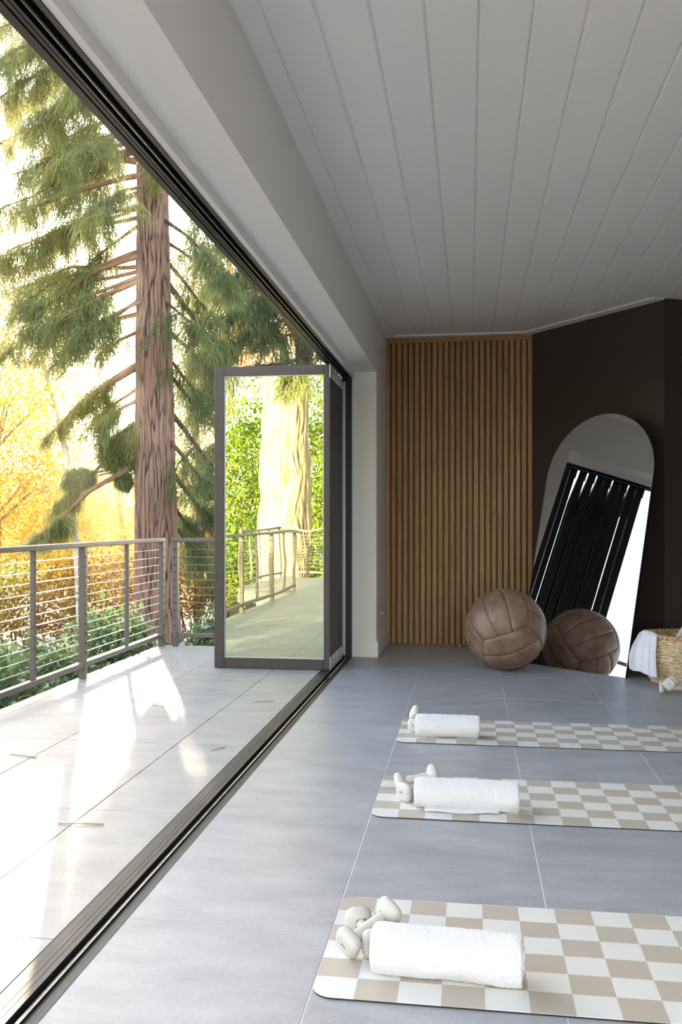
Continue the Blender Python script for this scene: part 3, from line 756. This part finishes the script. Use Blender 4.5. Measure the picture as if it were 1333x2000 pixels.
# ---------------------------------------------------------------- outdoors: ground, plants, trees
gz = lambda x, y: -1.35 - .055*max(0, y-8) - .05*max(0, -x-4) if True else 0
rows = []
for j in range(61):
    y = -40 + j*3.2; row = []
    for i in range(61):
        x = -95 + i*2.4; z = gz(x, y) + .25*mnoise.noise((x*.2, y*.2, 0)); z = max(z, -5.5) if y < 60 else max(z, -5.5) + (y-60)*.02
        if x > -2.2 and -6 < y < 11: z = min(z, -1.3)
        row.append((x, y, z))
    rows.append(row)
tag(MB().grid(rows).obj('ground', M['soil'], None, True), 'sloping leaf covered ground below the deck', kind='structure')
rows = []
for j in range(8):
    y = 120 + j*22; row = []
    for i in range(50):
        x = -260 + i*9; row.append((x, y, -8 + j*.9 + 3*mnoise.noise((x*.012, y*.02, 2))))
    rows.append(row)
tag(MB().grid(rows).obj('hills', M['hill'], None, True), 'low wooded hillside far behind the trees', kind='structure')

def unit(a): return a/np.maximum(1e-9, np.linalg.norm(a, axis=-1, keepdims=True))
def strands(P, D, L0, L1, w, droop, spread, n, taper=.35):
    """n feathery two-quad strands around every point of P, heading along D"""
    P = np.repeat(P, n, 0); D = np.repeat(D, n, 0); k = len(P)
    d = unit(D + rng.normal(0, spread, (k, 3)) + np.array([0, 0, -droop])); L = rng.uniform(L0, L1, (k, 1))
    st = P + rng.normal(0, .05, (k, 3))
    md = st + d*L*.5; en = md + unit(d + np.array([0, 0, -.55]))*L*.5
    sd_ = unit(np.cross(d, rng.normal(0, 1, (k, 3))))*w*.5
    q1 = np.stack([st-sd_, st+sd_, md+sd_*.9, md-sd_*.9], 1); q2 = np.stack([md-sd_*.9, md+sd_*.9, en+sd_*taper, en-sd_*taper], 1)
    return np.concatenate([q1, q2], 1).reshape(-1, 3)
def leaves(P, size, n, spread, flat=.0):
    P = np.repeat(P, n, 0) + rng.normal(0, spread, (len(P)*n, 3)); k = len(P)
    d = unit(rng.normal(0, 1, (k, 3)) + np.array([0, 0, -.5])); s_ = size*rng.uniform(.6, 1.25, (k, 1))
    w = unit(np.cross(d, rng.normal(0, 1, (k, 3))))*s_*.36
    return np.stack([P, P + d*s_*.5 + w, P + d*s_, P + d*s_*.5 - w], 1).reshape(-1, 3)

def trunk_mesh(name, pts, rads, n, mat, amp, fz, parent, seed, fx=9.0):
    pts = [Vector(p) for p in pts]; m = len(pts); rows = []; rid = []
    for i, p in enumerate(pts):
        row = []
        for k in range(n):
            a = 2*PI*k/n; c_, s_ = math.cos(a), math.sin(a); r = rads[i]
            q = (c_*r*fx, s_*r*fx, p.z*fz + seed)
            warp = mnoise.noise((q[0]*.4, q[1]*.4, p.z*1.1))*1.1
            v1 = 1-abs(mnoise.noise((q[0]*2.0+warp, q[1]*2.0+warp, q[2]*2.6)))*2.3
            v2 = 1-abs(mnoise.noise((q[0]*4.4+warp, q[1]*4.4, q[2]*2.4+7)))*2.2
            h = max(0, min(1, 1 - (max(0, v1)**1.7*.8 + max(0, v2)**2.5*.4))); rid.append(h)
            row.append((p.x + c_*(r + amp*(h-.6)), p.y + s_*(r + amp*(h-.6)), p.z))
        rows.append(row)
    o = MB().grid(rows, True).obj(name, mat, parent, True)
    at_ = o.data.attributes.new('ridge', 'FLOAT', 'POINT'); at_.data.foreach_set('value', rid); return o

def bend(a, b, sag, n=9, wig=.06):
    a, b = Vector(a), Vector(b); L_ = (b-a).length; ph = random.uniform(0, 9); p = []
    for i in range(n):
        t = i/(n-1); q = a.lerp(b, t); q.z += sag*math.sin(t*PI)*L_
        if 0 < i: q += Vector((mnoise.noise((t*3, ph, 0)), mnoise.noise((t*3, ph, 5)), mnoise.noise((t*3, ph, 9))))*wig*L_*t
        p.append(q)
    return p
def conifer_branch(root, a, b, r0, sag, dens, matn, matb, f0=.25, clump=.5, strand=(.12, .32), w=.0095, side=.8):
    pts = bend(a, b, sag); n = len(pts)
    br = MB().tube(pts, [r0*(1-.82*i/(n-1)) for i in range(n)], 6).obj('branch', M[matb], root)
    A = np.array([tuple(p) for p in pts]); L_ = np.linalg.norm(A[-1]-A[0]); axis = unit((A[-1]-A[0])[None])[0]
    tw = MB(); CP = []; CD = []
    nt = max(4, int(L_*8.0))
    for k in range(nt):
        t = f0 + (1-f0)*((k+random.random())/nt); i = min(n-2, int(t*(n-1))); fr = t*(n-1)-i; p0 = A[i]*(1-fr)+A[i+1]*fr
        out = unit((axis*random.uniform(.2, .9) + rng.normal(0, 1, 3)*np.array([1, 1, .35])*side + np.array([0, 0, -.25]))[None])[0]
        l = clump*random.uniform(.5, 1.3)*(1.1-.55*t)
        mid_ = p0 + out*l*.55; end = p0 + out*l + np.array([0, 0, -.5*l])
        tw.tube([p0, mid_, end], [r0*.16, r0*.11, r0*.05], 4, False)
        for u in np.linspace(.2, 1.0, 5):
            c_ = p0*(1-u)+mid_*u if u < .55 else mid_*(1-(u-.55)/.45)+end*((u-.55)/.45)
            CP.append(c_); CD.append(out*.7)
    tw.obj('twigs', M[matb], br)
    V = strands(np.array(CP), np.array(CD), strand[0], strand[1], w, .8, .42, dens)
    tag(link('needle_sprays', quads_mesh('needle_sprays', V, M[matn]), br), kind='stuff')

# --- the big redwood right outside the railing
RY = 14.5
rw = empty('redwood_tree', (-4.71, RY, -1.9), 0, 'tall redwood with thick ridged brown trunk just beyond the railing corner', 'tree')
rwm = Matrix.Translation((4.71, -RY, 1.9))
def L2(p, root=rw): return Vector(p) - root.location
zs = [-1.9 + .05*i for i in range(260)]
tp = []; tr_ = []
for z in zs:
    r = .337 - .0165*(z+.15) if z > -.15 else .337 + .05*(-.15-z)**1.3*1.6
    r = max(.1, r); cx_ = -4.712 - .0125*(z-.0)*.93; tp.append(L2((cx_, RY, z))); tr_.append(r)
trunk_mesh('trunk', tp, tr_, 280, M['bark'], .030, .7, rw, 3.0, 12.0)
left = [(-150, -80, 40, .045, .9, .03), (-90, 20, 110, .04, .4, .03), (-40, -60, 160, .05, -.5, .03), (20, 30, 190, .05, .9, .02), (70, -90, 250, .05, .2, .03),
        (120, 70, 230, .045, -.8, .03), (170, -40, 300, .05, .5, .03), (215, 90, 290, .045, 1.0, .03), (250, 20, 345, .05, -.6, .04), (285, 110, 385, .05, .3, .03), (318, 70, 330, .06, .4, .05), (340, 30, 420, .05, -1.0, .03),
        (372, 90, 470, .05, .9, .05), (400, 0, 500, .04, -.3, .04), (430, 130, 560, .035, .6, .03), (495, 70, 610, .05, -.6, .06), (520, 20, 560, .04, 1.2, .03),
        (540, 120, 640, .05, .4, .03), (585, 150, 660, .035, -.9, .03), (610, 70, 690, .045, .9, .03), (640, 200, 690, .04, .2, .02), (705, 150, 800, .06, .0, .03), (700, 95, 850, .05, .5, .05), (745, 185, 825, .04, .8, .02), (770, 180, 838, .04, -.5, .02),
        (845, 115, 985, .05, .1, .03), (890, 70, 1050, .055, -.2, .03)]
for y0, x1, y1, r, dy, sag in left[:27]:
    a = at(288, y0, RY + dy*.1); b = at(x1, y1, RY + dy*1.3)
    dens = 16
    conifer_branch(rw, L2(a), L2(b), r, sag, dens, 'needles', 'branch', f0=(.72 if y1 > 900 else .30 if x1 < 140 else .4), clump=(.3 if y1 > 780 else .5))
for k in range(15):
    y0 = random.uniform(-260, 600); x1 = random.uniform(-140, 225); ln = 288-x1
    left.append((y0, x1, y0 + ln*random.uniform(.12, .5) + 10, .035, random.uniform(-1.6, 1.6), .03))
for y0, x1, y1, r, dy, sag in left[27:]:
    a = at(288, y0, RY + dy*.1); b = at(x1, y1, RY + dy*1.3)
    conifer_branch(rw, L2(a), L2(b), r, sag, 16, 'needles', 'branch', f0=.35)
# dense sprays left of the trunk, added to keep the sun off the room floor
for y0, x1, y1, dy, dn in ((815, 238, 850, .0, 60), (825, 256, 858, -.2, 60), (812, 220, 860, .2, 60), (835, 242, 872, -.1, 60), (840, 264, 874, .1, 60), (850, 262, 880, 0, 60), (845, 226, 868, 0, 50),
                           (860, 250, 892, -.1, 60), (864, 270, 886, .1, 60), (862, 236, 888, .1, 50), (850, 208, 862, .1, 50), (850, 197, 860, -.05, 45), (855, 212, 866, 0, 40)):
    conifer_branch(rw, L2(at(282, y0, RY)), L2(at(x1, y1, RY + dy)), .025, .02, int(dn*.75), 'needles', 'branch', f0=(.3 if x1 > 205 else .7), clump=.18, strand=(.07, .18), w=.008)
for y0, x1, y1 in ((900, 237, 950), (880, 232, 926), (875, 226, 914), (870, 216, 904), (866, 204, 897), (860, 196, 888), (868, 220, 908), (890, 234, 938),
                   (905, 139, 930), (900, 153, 930), (895, 166, 931), (910, 148, 938), (912, 160, 938), (905, 130, 940)):
    conifer_branch(rw, L2(at(284, y0, RY)), L2(at(x1, y1, RY)), .018, .02, 46, 'needles', 'branch', f0=(.68 if x1 > 190 else .86), clump=.12, strand=(.05, .11))  # small sprays added to throw shade patches onto the deck
for k in range(6):
    y0 = random.uniform(380, 620); x1 = random.uniform(-40, 150)
    conifer_branch(rw, L2(at(284, y0, RY)), L2(at(x1, y0 + random.uniform(60, 130), RY + random.uniform(-1.5, 1.5))), .035, .03, 16, 'needles', 'branch', f0=.35)
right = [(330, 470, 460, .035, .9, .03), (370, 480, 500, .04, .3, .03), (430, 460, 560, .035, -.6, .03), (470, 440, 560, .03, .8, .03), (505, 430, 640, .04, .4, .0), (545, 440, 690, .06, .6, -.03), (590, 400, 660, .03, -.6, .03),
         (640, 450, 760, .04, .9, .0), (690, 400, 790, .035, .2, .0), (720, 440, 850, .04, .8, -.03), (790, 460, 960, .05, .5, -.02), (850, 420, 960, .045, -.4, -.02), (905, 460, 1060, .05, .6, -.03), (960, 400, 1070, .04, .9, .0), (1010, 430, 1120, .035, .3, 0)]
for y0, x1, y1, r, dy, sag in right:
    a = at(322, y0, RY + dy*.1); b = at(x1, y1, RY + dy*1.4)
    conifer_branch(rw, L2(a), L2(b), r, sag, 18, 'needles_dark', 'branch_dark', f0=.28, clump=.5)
# drooping spray against the top of the trunk
conifer_branch(rw, L2(at(300, 270, RY-.3)), L2(at(300, 330, RY-.75)), .03, .05, 60, 'needles', 'branch', f0=.3, clump=.3)

# --- a second, darker conifer further right, mostly behind the open door leaf
CY = 18.5
cb = empty('dark_conifer', (at(590, 900, CY).x, CY, -2.2), 0, 'dark green conifer rising behind the open glass door leaf', 'tree')
L3 = lambda p: Vector(p) - cb.location
MB().tube([(0, 0, 0), (.05, 0, 5), (0, 0, 13)], [.28, .2, .05], 12).obj('trunk', M['branch_dark'], cb, True)
for k in range(32):
    y0 = 380 + k*24 + random.uniform(-10, 10); sgn = -1 if k % 3 else 1
    ln = random.uniform(70, 230); x1 = 590 + sgn*ln; y1 = y0 + random.uniform(.05, .5)*ln
    a = at(590, y0, CY); b = at(x1, y1, CY + random.uniform(-2.2, 1.0))
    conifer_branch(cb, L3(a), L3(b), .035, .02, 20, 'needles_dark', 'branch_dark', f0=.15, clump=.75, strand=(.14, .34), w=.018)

# --- deciduous trees
def leafy_tree(name, base, top, r0, crown, leafn, size, matl, matb, label, group=None, nl=9, spread=.42, limbs=12):
    root = empty(name, base, 0, label, 'tree', group); bv = Vector(base); h = Vector(top)-bv
    MB().tube([Vector((0, 0, 0)), h*.35 + Vector((.15, 0, 0)), h*.7 - Vector((.1, 0, 0)), h], [r0, r0*.8, r0*.5, r0*.15], 10).obj('trunk', M[matb], root, True)
    CP = []
    for c_, rad, n in crown:
        c_ = np.array(c_) - np.array(base); rad = np.array(rad)
        q = rng.normal(0, 1, (n, 3)); q = q/np.linalg.norm(q, axis=1, keepdims=True)*rng.uniform(.25, 1, (n, 1))**.5
        CP.append(c_ + q*rad)
    CP = np.concatenate(CP)
    for k in range(limbs):
        e_ = CP[rng.integers(len(CP))]; t = min(.9, max(.15, e_[2]/max(.1, h.z)*.75)); s_ = h*t
        MB().tube(bend(s_, e_, .03, 6, .1), [r0*.3*(1-.8*i/5) for i in range(6)], 5).obj('limb', M[matb], root)
    tag(link('leaves', quads_mesh('leaves', leaves(CP, size, nl, spread), M[matl]), root), kind='stuff')
    return root
def C(px, py, Y, rx, ry, n): p = at(px, py, Y); return (tuple(p), (rx, rx, ry), n)
def base_at(px, Y): p = at(px, 1000, Y); return (p.x, Y, gz(p.x, Y)-.1)

Y = 24; leafy_tree('yellow_maple', base_at(-20, Y), at(-10, 560, Y), .16,
    [C(-10, 590, Y, .9, .7, 200), C(-30, 620, Y, 1.5, 1.1, 357), C(10, 760, Y, 1.7, 1.0, 561), C(-10, 880, Y, 1.8, 1.0, 646), C(60, 960, Y, 1.6, .8, 510), C(30, 1040, Y, 1.7, .7, 442)], 0, .085, 'leaf_yellow', 'maple_bark', 'golden maple tree at the far left of the view over the railing', 'golden autumn trees')
Y = 27; leafy_tree('yellow_maple', base_at(150, Y), at(80, 690, Y), .13,
    [C(40, 740, Y, 1.2, .9, 160), C(60, 830, Y, 1.3, .9, 255), C(130, 900, Y, 1.2, .9, 289), C(110, 1000, Y, 1.9, .8, 561), C(200, 1030, Y, 1.6, .7, 442), C(180, 1110, Y, 1.7, .6, 442)], 0, .085, 'leaf_yellow', 'birch', 'golden birch with pale leaning trunk left of the redwood', 'golden autumn trees')
Y = 33; leafy_tree('yellow_maple', base_at(240, Y), at(230, 800, Y), .15,
    [C(215, 940, Y, 1.6, 1.0, 204), C(150, 1010, Y, 2.2, .8, 408), C(240, 1060, Y, 2.0, .8, 408), C(60, 1080, Y, 2.6, .8, 510)], 0, .09, 'leaf_yellow', 'maple_bark', 'pale golden tree further back directly left of the redwood trunk', 'golden autumn trees')
Y = 26; leafy_tree('yellow_maple', base_at(385, Y), at(380, 440, Y), .12,
    [C(372, 520, Y, .7, .7, 110), C(385, 610, Y, .8, .9, 160), C(372, 740, Y, .8, 1.0, 170), C(380, 880, Y, .9, 1.0, 180), C(380, 1010, Y, 1.1, .9, 220), C(385, 1110, Y, 1.2, .6, 220)], 0, .08, 'leaf_yellow', 'maple_bark', 'slender golden tree right of the redwood trunk behind the conifer boughs', 'golden autumn trees')
Y = 30; leafy_tree('orange_larch', base_at(440, Y), at(450, 470, Y), .2,
    [C(450, 570, Y, 1.5, 1.0, 440), C(480, 640, Y, 1.9, 1.0, 760), C(400, 760, Y, 1.6, 1.2, 640), C(380, 900, Y, 1.5, 1.2, 640), C(430, 1020, Y, 1.9, 1.0, 660), C(350, 1090, Y, 1.5, .8, 500), C(540, 700, Y, 1.6, 1.2, 500)], 0, .09, 'leaf_orange', 'maple_bark', 'orange autumn tree glowing behind the redwood and the door leaf')
Y = 38; leafy_tree('yellow_maple', base_at(-160, Y), at(-160, 640, Y), .2, [C(-190, 760, Y, 2.6, 2, 300), C(-130, 940, Y, 3, 1.8, 380), C(-20, 1050, Y, 3, 1.2, 340)], 0, .1, 'leaf_yellow', 'maple_bark', 'broad golden tree beyond the left edge of the deck view', 'golden autumn trees')
Y = 45; leafy_tree('yellow_maple', base_at(260, Y), at(265, 900, Y), .2, [C(150, 1020, Y, 3.2, 1.1, 300), C(320, 1050, Y, 3, 1.2, 320), C(420, 1000, Y, 2.6, 2, 320)], 0, .11, 'leaf_yellow', 'maple_bark', 'distant golden tree low behind the redwood trunk', 'golden autumn trees')

def bush(name, c_, rx, ry, n, size, matl, label, cat='shrub', group=None, nl=9):
    base = (c_[0], c_[1], gz(c_[0], c_[1])-.1); root = empty(name, base, 0, label, cat, group)
    q = rng.normal(0, 1, (n, 3)); q = q/np.linalg.norm(q, axis=1, keepdims=True)*rng.uniform(.2, 1, (n, 1))**.4
    CP = q*np.array([rx, rx, ry]) + np.array([0, 0, c_[2]-base[2]])
    for k in range(7):
        e_ = CP[rng.integers(n)]; MB().tube(bend((random.uniform(-.2, .2), random.uniform(-.2, .2), 0), e_, .0, 5, .08), [.03, .025, .02, .014, .006], 5).obj('stem', M['branch_dark'], root)
    tag(link('leaves', quads_mesh('leaves', leaves(CP, size, nl, .16), M[matl]), root), kind='stuff'); return root
for px, py, Y, rx, ry, n, mt, lb in (
    (60, 1200, 17, 1.3, .55, 420, 'leaf_russet', 'russet shrub low behind the railing at the left'),
    (200, 1150, 16, 1.1, .6, 400, 'leaf_russet', 'russet shrub behind the second railing post'),
    (235, 1110, 20, 1.3, .6, 360, 'leaf_yellow', 'yellow orange shrub directly left of the redwood base'),
    (380, 1140, 17, 1.1, .7, 420, 'leaf_russet', 'russet shrub right of the redwood base'),
    (-80, 1150, 19, 1.6, .8, 420, 'leaf_green', 'green shrub beyond the left end of the railing view'),
    (20, 1110, 21, 1.6, .6, 320, 'leaf_yellow', 'yellow shrub under the golden maple')):
    p = at(px, py, Y); bush('autumn_shrub', tuple(p), rx, ry, n, .065, mt, lb, 'shrub', 'autumn shrubs below the trees')
# slim birch trunk close to the railing
bt = empty('birch_sapling', base_at(158, 15), 0, 'slim pale birch trunk standing behind the second railing post', 'tree')
pb_ = Vector(bt.location); MB().tube([Vector((0, 0, 0)), at(156, 1180, 15)-pb_, at(150, 1060, 15)-pb_, at(128, 880, 15.2)-pb_, at(92, 740, 15.4)-pb_, at(70, 640, 15.6)-pb_], [.07, .062, .058, .05, .042, .02], 12).obj('trunk', M['birch'], bt, True)
tag(link('leaves', quads_mesh('leaves', leaves(np.array([tuple(at(random.gauss(75, 45), random.gauss(760, 70), 15.4+random.gauss(0, .5))-pb_) for _ in range(120)]), .07, 7, .2), M['leaf_yellow']), bt), kind='stuff')

# --- laurel hedge along the railing: the leaves that show are single objects
lm = []
for k in range(6):
    l, w_ = .060+.004*k, .0115+.0012*k
    lm.append(MB().add([(0, 0, 0), (w_, l*.35, .004), (w_*.8, l*.7, .002), (0, l, -.006), (-w_*.8, l*.7, .002), (-w_, l*.35, .004), (0, l*.35, -.001), (0, l*.7, -.003)],
        [(0, 1, 6), (1, 2, 7, 6), (2, 3, 7), (0, 6, 5), (5, 6, 7, 4), (4, 7, 3)]).mesh('leaf', M['laurel'], True))
def laurel(x, y, rx, ry, ztop, label, nleaf, nst):
    base = (x, y, gz(x, y)); root = empty('laurel_bush', base, 0, label, 'shrub', 'laurel hedge along the deck'); hz = ztop-base[2]
    tips = []
    for k in range(nst):
        a, r = random.uniform(0, 2*PI), math.sqrt(random.random()); tx, ty = rx*r*math.cos(a), ry*r*math.sin(a)
        tz = hz*(1-.28*r*r)*random.uniform(.82, 1.0); tips.append((tx, ty, tz))
        if k < 40: MB().tube(bend((tx*.3, ty*.3, 0), (tx, ty, tz), .0, 5, .05), [.012, .01, .008, .006, .003], 4).obj('stem', M['branch_dark'], root)
    T = np.array(tips)
    def rosette(tip, n, length):
        o = []
        for j in range(n):
            t = j/n; z = tip[2] - length*t; a = j*2.4 + random.random()*.5; el = .9 - 1.0*t + random.gauss(0, .15)
            o.append(((tip[0]*(1-.0*t)+random.gauss(0, .012), tip[1]+random.gauss(0, .012), z), a, el))
        return o
    allv = []
    for tp_ in tips: allv += rosette(tp_, 16, .26)
    vx = np.array([q[0] for q in allv]); camd = vx[:, 0]*.25 - vx[:, 1]*.45 + vx[:, 2]*1.3 + (vx[:, 0]*.5)
    order = np.argsort(-camd); single = set(order[:nleaf].tolist()); rest = []
    for i, (p, a, el) in enumerate(allv):
        mtx = Matrix.Translation(p) @ Matrix.Rotation(a, 4, 'Z') @ Matrix.Rotation(el, 4, 'X')
        if i in single:
            o = link('leaf', lm[i % 6], root); o.matrix_local = mtx
        else:
            l = .065*random.uniform(.85, 1.2); w_ = l*.21
            rest += [tuple(mtx @ Vector(v)) for v in ((0, 0, 0), (w_, l*.5, .003), (0, l, -.005), (-w_, l*.5, .003))]
    inner = rng.normal(0, 1, (2600, 3)); inner = unit(inner)*rng.uniform(.3, 1, (2600, 1))**.5*np.array([rx*.95, ry*.95, hz*.5]) + np.array([0, 0, hz*.45])
    V = np.concatenate([np.array(rest).reshape(-1, 3), leaves(inner, .075, 2, .05)])
    tag(link('inner_leaves', quads_mesh('inner_leaves', V, M['laurel']), root), kind='stuff')
for i, (x, y, rx, ry, zt, lb) in enumerate((
    (-3.45, 5.6, .55, .75, .12, 'laurel bush behind the near end of the visible railing'),
    (-3.55, 6.75, .6, .75, .30, 'laurel bush between the slim baluster and the second railing post'),
    (-3.60, 7.95, .6, .7, .18, 'laurel bush just past the second railing post'),
    (-3.45, 9.15, .65, .65, .36, 'laurel bush outside the railing corner in front of the redwood'),
    (-2.35, 9.55, .65, .6, .34, 'laurel bush behind the short end railing beside the door leaf'),
    (-1.35, 9.7, .6, .6, .2, 'laurel bush hidden partly behind the open door leaf'),
    (-3.5, 4.3, .55, .7, .05, 'laurel bush below the left edge of the deck'))):
    laurel(x, y, rx, ry, zt, lb, 200 if i < 5 else 60, 90)

# --- what the door glass reflects: a second big trunk and greenery behind the viewer, in full sun
r2 = empty('old_redwood', (-3.95, -6.3, -1.9), 0, 'massive sunlit redwood trunk behind the viewer, seen in the door glass', 'tree')
trunk_mesh('trunk', [(0, 0, .06*i) for i in range(210)], [.58 - .012*(.06*i) + .25*math.exp(-.06*i*1.6) for i in range(210)], 110, M['bark2'], .05, .45, r2, 8.0, 6.0)
for k in range(14):
    z = 6.2 + k*.45; a = random.uniform(-.6, PI+.6) if k % 2 else random.uniform(PI*.7, PI*1.2)
    p0 = Vector((math.cos(a)*.45, math.sin(a)*.45, z)); p1 = Vector((math.cos(a)*2.4, math.sin(a)*2.4-.3, z-random.uniform(.2, 1.2)))
    conifer_branch(r2, p0, p1, .05, .03, 12, 'needles', 'branch', f0=.3, clump=.6, strand=(.14, .3), w=.02)
for x, y, z, rx, ry, n, lb in ((-6.2, -9.5, 1.6, 1.7, 2.6, 900, 'tall green shrub behind the viewer on the open side, seen in the door glass'), (-2.6, -10.5, 1.8, 1.8, 3.0, 900, 'tall green shrub behind the viewer near the house, seen in the door glass'),
                               (-4.6, -13, 2.5, 2.4, 4.2, 1100, 'large green tree mass behind the big trunk, seen in the door glass'), (-9.5, -9, 1.5, 2.2, 2.6, 800, 'wide green shrub beyond the deck jog, seen in the door glass')):
    bush('green_shrub', (x, y, z), rx, ry, n, .11, 'leaf_green', lb, 'shrub', 'greenery behind the viewer', 12)

# --- far buildings glimpsed between the leaves
def building(x, y, w, h, d, mat, label, fl, cols, rz=.2):
    z0 = -6; e = empty('apartment_building', (x, y, z0), rz, label, 'building', 'far buildings between the leaves')
    MB().box(-w/2, w/2, 0, d, 0, h).obj('wall', M[mat], e); MB().box(-w/2-.3, w/2+.3, -.3, d+.3, h, h+.5).obj('roof', M['roof_slate'], e)
    fw = MB().box(-.75, .75, -.12, .02, 0, 1.7).mesh('window', M['facade']); pn = MB().box(-.62, .62, -.16, -.1, .12, 1.58).mesh('pane', M['window_dark'])
    for i in range(fl):
        for j in range(cols):
            o = link('window', fw, e, (-w/2 + w*(j+.5)/cols, 0, 1.2 + i*3.0)); link('pane', pn, o)
p = at(20, 1000, 95); building(p.x, 95, 20, 11.5, 10, 'facade', 'pale apartment block far behind the golden maple', 3, 6)
p = at(215, 1000, 110); building(p.x, 110, 13, 9.5, 9, 'facade_brick', 'small brick house far away left of the redwood', 2, 4, .1)

# --- thin scattering volume added over the garden to imitate lens glare
hz, nt, _p = newmat('glare_haze'); nt.nodes.remove(_p); vsn = nt.nodes.new('ShaderNodeVolumeScatter')
vsn.inputs['Density'].default_value = .0018; vsn.inputs['Anisotropy'].default_value = .72; vsn.inputs['Color'].default_value = (1, .95, .86, 1)
nt.links.new(vsn.outputs[0], nt.nodes['Material Output'].inputs['Volume'])
o = MB().box(-110, 30, 9.9, 118, -9, 32).obj('haze', hz); tag(o, 'thin sunlit haze added among the trees to imitate lens glare', kind='stuff')
